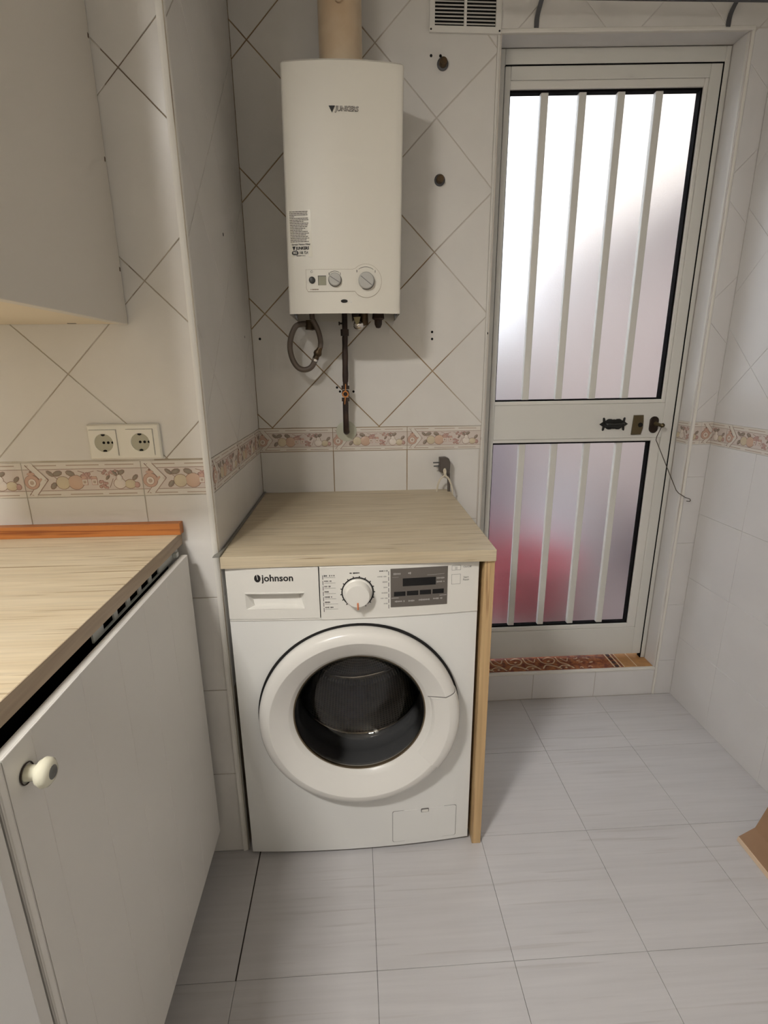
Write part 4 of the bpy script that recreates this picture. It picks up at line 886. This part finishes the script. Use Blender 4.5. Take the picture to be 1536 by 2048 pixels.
# ------------------------------------------------------------------ socket plate on the left wall
so = thing('double_socket', 'white double power socket above the fruit border on the socket wall', 'socket', (-.174, -D1, 1.15))
FP = F_y(-D1-.0016)
b = MB(); b.prism(rrect(-.2505, -.0975, 1.1125, 1.1880, .003), .0095, FP, 0, .003); b.build('cover_plate', SOCKET_W, so)
for u, v in ((-.2165, 1.1485), (-.1395, 1.1490)):
    # insert with a round well
    b = MB(); N2 = 32; r0 = .0198; h_ = .0275; ring = []; rect = []
    for i in range(N2):
        t = 2*PI*i/N2; c, s = math.cos(t), math.sin(t); k = h_/max(abs(c), abs(s)); rect.append((u+k*c, v+k*s)); ring.append((u+r0*c, v+r0*s))
    V = [FP(p, q, .0112) for p, q in ring]+[FP(p, q, .0112) for p, q in rect]+[FP(p, q, .0095) for p, q in rect]+[FP(u+(p-u)*.97, v+(q-v)*.97, .0099) for p, q in ring]
    b.add(V, [[i, (i+1) % N2, N2+(i+1) % N2, N2+i] for i in range(N2)]+[[N2+i, N2+(i+1) % N2, 2*N2+(i+1) % N2, 2*N2+i] for i in range(N2)]+[[3*N2+i, 3*N2+(i+1) % N2, (i+1) % N2, i] for i in range(N2)])
    ins = b.build('socket_insert', SOCKET_W, so)
    b = MB(); b.cyl((u, -D1-.0016-.0097, v), (0, -1, 0), r0*.985, .0003, n=32); b.build('socket_well', mat('grey_socket_well', (176, 172, 152), .35), so)
    b = MB()
    for dx in (-.0004, .0090, .0180):
        b.cyl((u+dx, -D1-.0016-.0100, v+.0006), (0, -1, 0), .0029 if dx < .015 else .0026, .0004, n=14)
    for s_ in (1, -1): b.prism([(u-.004, v+s_*.0188), (u+.004, v+s_*.0188), (u+.004, v+s_*.0160), (u, v+s_*.0145), (u-.004, v+s_*.0160)], .0006, lambda p, q, t: FP(p, q, .0100+t))
    b.build('contact_hole', HOLE, so)
    b = MB(); w_ = .0004
    b.prism([(u-.0285, v+.0281), (u+.0285, v+.0281), (u+.0285, v+.0281+w_*1.5), (u-.0285, v+.0281+w_*1.5)], .0098, FP); b.prism([(u+.0281, v-.0285), (u+.0281+w_*1.5, v-.0285), (u+.0281+w_*1.5, v+.0285), (u+.0281, v+.0285)], .0098, FP); b.build('insert_seam', INK_GREY, so)

# ------------------------------------------------------------------ kitchen run on the left
b = MB(); b.box(XL+.002, -.080, -2.55, -D1-.0022, .9115, .9396, bev=.001); wt = tag(b.build('oak_worktop', OAK), 'pale oak laminate kitchen worktop below the double socket', 'worktop')
b = MB(); b.box(-.0800, -.0792, -2.55, -D1-.0024, .9118, .9393); b.build('edge_band', OAK_EDGE, wt)
b = MB(); b.box(XL+.002, -.0735, -.6345, -D1-.0022, .9396, .9665, bev=.0008); tag(b.build('wooden_upstand', ORANGE_WOOD), 'orange varnished wooden strip along the back of the kitchen worktop', 'strip')
un = thing('built_in_appliance', 'built-in unit with a grooved off-white door and a porcelain knob', 'cabinet', (-.38, -.97, 0))
b = MB(); b.box(XL+.01, -.108, -1.293, -.640, .10, .9095); b.build('body', BLACK, un)
b = MB(); b.box(XL+.01, -.125, -1.293, -.640, 0, .0995); b.build('plinth', CAB_W, un)
b = MB(); zs0, zs1 = .8930, .9112; X0 = -.0830
slots = [(-.7570-.0505*k, -.7570-.0505*k-.0370) for k in range(5)]
cur = -.640
for s0, s1 in slots:
    b.box(X0-.003, X0, s0, cur, zs0, zs1); b.box(X0-.003, X0, s1, s0, zs0, zs0+.0035); b.box(X0-.003, X0, s1, s0, zs1-.0030, zs1); cur = s1
b.box(X0-.003, X0, -1.03, cur, zs0, zs1); b.build('slotted_strip', METAL_RAIL, un)
b = MB(); b.box(-.0828, -.0745, -.672, -.658, .8975, .9085, bev=.001); b.build('door_bracket', METAL_RAIL, un)
gy = [-1.2800, -1.230, -1.1165, -1.0070, -.8985, -.7590+(-.025), -.6460]
b = MB(); b.box(-.0740, -.0620, -1.2920, -.6455, .1090, .8960, bev=.0008); dd = b.build('door', CAB_W, un)
b = MB(); b.add([(-.0625, -1.2812, .1092), (-.0605, -1.2812, .1092), (-.0590, -1.2850, .1092), (-.0605, -1.2905, .1092), (-.0650, -1.2925, .1092)]+[(-.0625, -1.2812, .8958), (-.0605, -1.2812, .8958), (-.0590, -1.2850, .8958), (-.0605, -1.2905, .8958), (-.0650, -1.2925, .8958)], [[i, (i+1) % 5, 5+(i+1) % 5, 5+i] for i in range(5)]+[list(range(5)), list(range(5, 10))]); b.build('edge_moulding', CAB_W, dd)
for a, c in zip(gy[:-1], gy[1:]):
    MB().prism([(a+.0001, .1092), (c-.0001, .1092), (c-.0001, .8958), (a+.0001, .8958)], .0020, F_px(-.0620), 0, .0006).build('plank', CAB_W, dd)
kb = MB(); kb.lathe([(.0120, 0), (.0130, .0012), (.0118, .0022)], (-.0600, -1.2510, .8530), (1, 0, 0), n=28); kb = kb.build('knob_collar', DARK_BRONZE, dd)
kz = MB(); kz.lathe([(.0095, .001), (.0088, .011), (.0095, .0140), (.0145, .0160), (.0170, .0205), (.0160, .0255), (.0120, .0290), (.0080, .0300)], (-.0600, -1.2510, .8530), (1, 0, 0), n=36); kz.build('knob', PORCELAIN, dd)
kz = MB(); kz.lathe([(.0081, .0299), (.0065, .0312), (0, .0316)], (-.0600, -1.2510, .8530), (1, 0, 0), n=28); kz.build('knob_cap', KNOB_CAP, dd)
u2_ = thing('base_cabinet', 'base cabinet at the edge beside the knobbed door, coloured whiter to look lit', 'cabinet', (-.38, -1.9, 0))
b = MB(); b.box(XL+.01, -.081, -2.50, -1.300, .10, .9095); b.build('carcass', CAB_W, u2_)
b = MB(); b.box(XL+.01, -.125, -2.50, -1.300, 0, .0995); b.build('plinth', CAB_W, u2_)
b = MB(); b.box(-.081, -.0605, -1.3175, -1.2995, .109, .897, bev=.0015); b.build('edge_post', CAB_W, u2_)
b = MB(); b.box(-.081, -.0585, -1.93, -1.3185, .109, .897, bev=.002); b.build('door', CAB_LIT, u2_)
b = MB(); b.box(-.081, -.0585, -2.50, -1.933, .109, .897, bev=.002); b.build('door', CAB_LIT, u2_)

uc = thing('wall_cabinet', 'cream wall cabinet hanging above the socket, its flat door facing the heater', 'cabinet', (-.32, -1.2, 1.391))
b = MB(); b.box(-.470, -.1535, -1.070, -D1-.0022, 1.3915, 2.30, bev=.0006); b.build('carcass', mat('warm_white_melamine', (232, 218, 192), .45), uc)
for a, c in ((-1.070, -.6130),):
    b = MB(); b.box(-.1530, -.1350, a, c, 1.3900, 2.302, bev=.0012); b.build('door', CAB_UP, uc)
for z in (1.4939, 1.6853, 1.8787):
    b = MB(); b.prism([(-.6205, z-.004), (-.6170, z-.004), (-.6160, z+.003), (-.6195, z+.004)], .0005, F_px(-.1350)); b.build('screw_mark', mat('brown_mark', (92, 66, 42), .6), uc)
for x in (-.2380, -.3920):
    b = MB(); b.box(x-.008, x+.008, -.635, -.630, 1.3905, 1.3914); b.build('hinge_mark', INK_GREY, uc)

# ------------------------------------------------------------------ cardboard by the right wall
cb = thing('cardboard_box', 'brown cardboard flap and box edge on the floor by the right-hand wall', 'cardboard', (1.50, -.85, 0))
b = MB(); V = [(1.383, -.672, .012), (1.440, -.660, .028), (1.440, -1.10, .028), (1.375, -1.10, .012)]
b.add(V+[(x, y, z-.004) for x, y, z in V], [[0, 1, 2, 3], [4, 5, 6, 7], [1, 2, 6, 5], [0, 1, 5, 4], [2, 3, 7, 6]]); b.build('flap', KRAFT, cb)
b = MB(); b.add([(1.383, -.672, .0125), (1.375, -1.10, .0125), (1.373, -1.10, .0005), (1.381, -.672, .0005), (1.3855, -.672, .0126), (1.3775, -1.10, .0126)], [[0, 1, 2, 3], [0, 4, 5, 1]]); b.build('cut_edge', KRAFT_EDGE, cb)
b = MB(); V = [(1.440, -.660, .028), (1.497, -.655, .180), (1.497, -1.10, .180), (1.440, -1.10, .028)]
b.add(V+[(x+.004, y, z-.003) for x, y, z in V], [[0, 1, 2, 3], [4, 5, 6, 7], [0, 1, 5, 4], [1, 2, 6, 5], [2, 3, 7, 6], [0, 3, 7, 4]])
b.box(1.444, 1.590, -1.10, -.665, .0005, .024); b.build('box_side', KRAFT, cb)

# ------------------------------------------------------------------ ceiling lamp
lx, ly, lz = LAMP_POS
lp = thing('ceiling_lamp', 'rectangular ceiling lamp behind the viewer, seen only as its reflection', 'lamp', (lx, ly, CEIL))
b = MB(); b.box(lx-LAMP_SIZE[0]/2-.02, lx+LAMP_SIZE[0]/2+.02, ly-LAMP_SIZE[1]/2-.02, ly+LAMP_SIZE[1]/2+.02, lz+.004, CEIL-.001, bev=.004); b.build('housing', WHITE_PLASTIC, lp)
b = MB(); b.box(lx-LAMP_SIZE[0]/2, lx+LAMP_SIZE[0]/2, ly-LAMP_SIZE[1]/2, ly+LAMP_SIZE[1]/2, lz, lz+.004); b.build('diffuser', LAMP_M, lp)

# ------------------------------------------------------------------ patio beyond the frosted glass
PINK = mat('pinkish_render', (160, 144, 137), .9, bump=.2, bscale=20, vary=.06, vscale=2)
PALE_W = mat('pale_patio_render', (150, 142, 138), .9, vary=.05, vscale=2)
b = MB(); b.box(-1.5, 5.0, .16, 6.0, -.02, .08); tag(b.build('patio_floor', mat('patio_tiles', (132, 116, 112), .7, vary=.2, vscale=6)), kind='structure')
b = MB(); b.box(2.15, 2.35, .16, 4.2, .08, 2.05); tag(b.build('wall_patio_right', PINK), kind='structure')
b = MB(); b.box(-1.5, 5.0, 4.2, 4.4, .08, 1.75); tag(b.build('wall_patio_far', PALE_W), kind='structure')
b = MB(); b.box(1.98, 2.42, .16, 4.2, 2.05, 2.16, bev=.01); tag(b.build('coping_ledge', mat('dark_coping', (108, 96, 96), .8)), 'dark coping ledge on the patio wall, blurred behind the upper pane', 'ledge')
b = MB(); b.box(3.6, 4.0, -.5, 9.0, .08, 6.5); tag(b.build('wall_house_opposite', mat('beige_house_render', (208, 194, 180), .9, vary=.05, vscale=1)), kind='structure')
b = MB(); b.lathe([(0, 0), (.22, 0), (.26, .02), (.30, .27), (.31, .29), (.29, .29), (.25, .05), (0, .05)], (1.17, .74, .08), (0, 0, 1), n=32); tag(b.build('red_tub', mat('red_plastic', (170, 70, 84), .4)), 'red plastic tub standing outside, blurred behind the lower pane', 'tub')
b = MB(); b.lathe([(0, 0), (.13, 0), (.15, .35), (.155, .36), (.14, .36), (.13, .02), (0, .02)], (1.75, 1.62, .22), (0, 0, 1), n=32); b.box(1.57, 1.93, 1.44, 1.80, .08, .22, bev=.01); tag(b.build('white_bucket', mat('white_bucket_plastic', (226, 226, 230), .4)), 'pale bucket on a block, a soft white patch behind the lower pane', 'bucket')
b = MB(); b.box(1.02, 1.30, 1.30, 1.55, .08, 1.05, bev=.02); tag(b.build('grey_bin', mat('mauve_grey_plastic', (108, 96, 110), .5)), 'tall mauve-grey bin outside, dark patch behind the lower pane', 'bin')
b = MB(); b.box(1.95, 2.12, .9, 1.25, .08, .42, bev=.02); tag(b.build('dark_crate', mat('dark_crate_plastic', (80, 64, 70), .6)), 'dark crate by the patio wall, smudge in the lower pane corner', 'crate')

# ------------------------------------------------------------------ the doorway is out of square: its head rises a little towards the right wall
def racked(o):
    for v in o.data.vertices:
        x = v.co.x+org(o).x; z = v.co.z+org(o).z
        if x > XO0-.02: v.co.z += .031*(x-1.15)*max(0., min(1.05, (z-1.0)/1.2))
done = set()
for o in list(door.children_recursive)+list(wall_back.children)+[wall_back]+[bpy.data.objects[n] for n in ('trim_2', 'trim_3', 'trim_4')]:
    if o.type == 'MESH' and o.data.name not in done: done.add(o.data.name); racked(o)
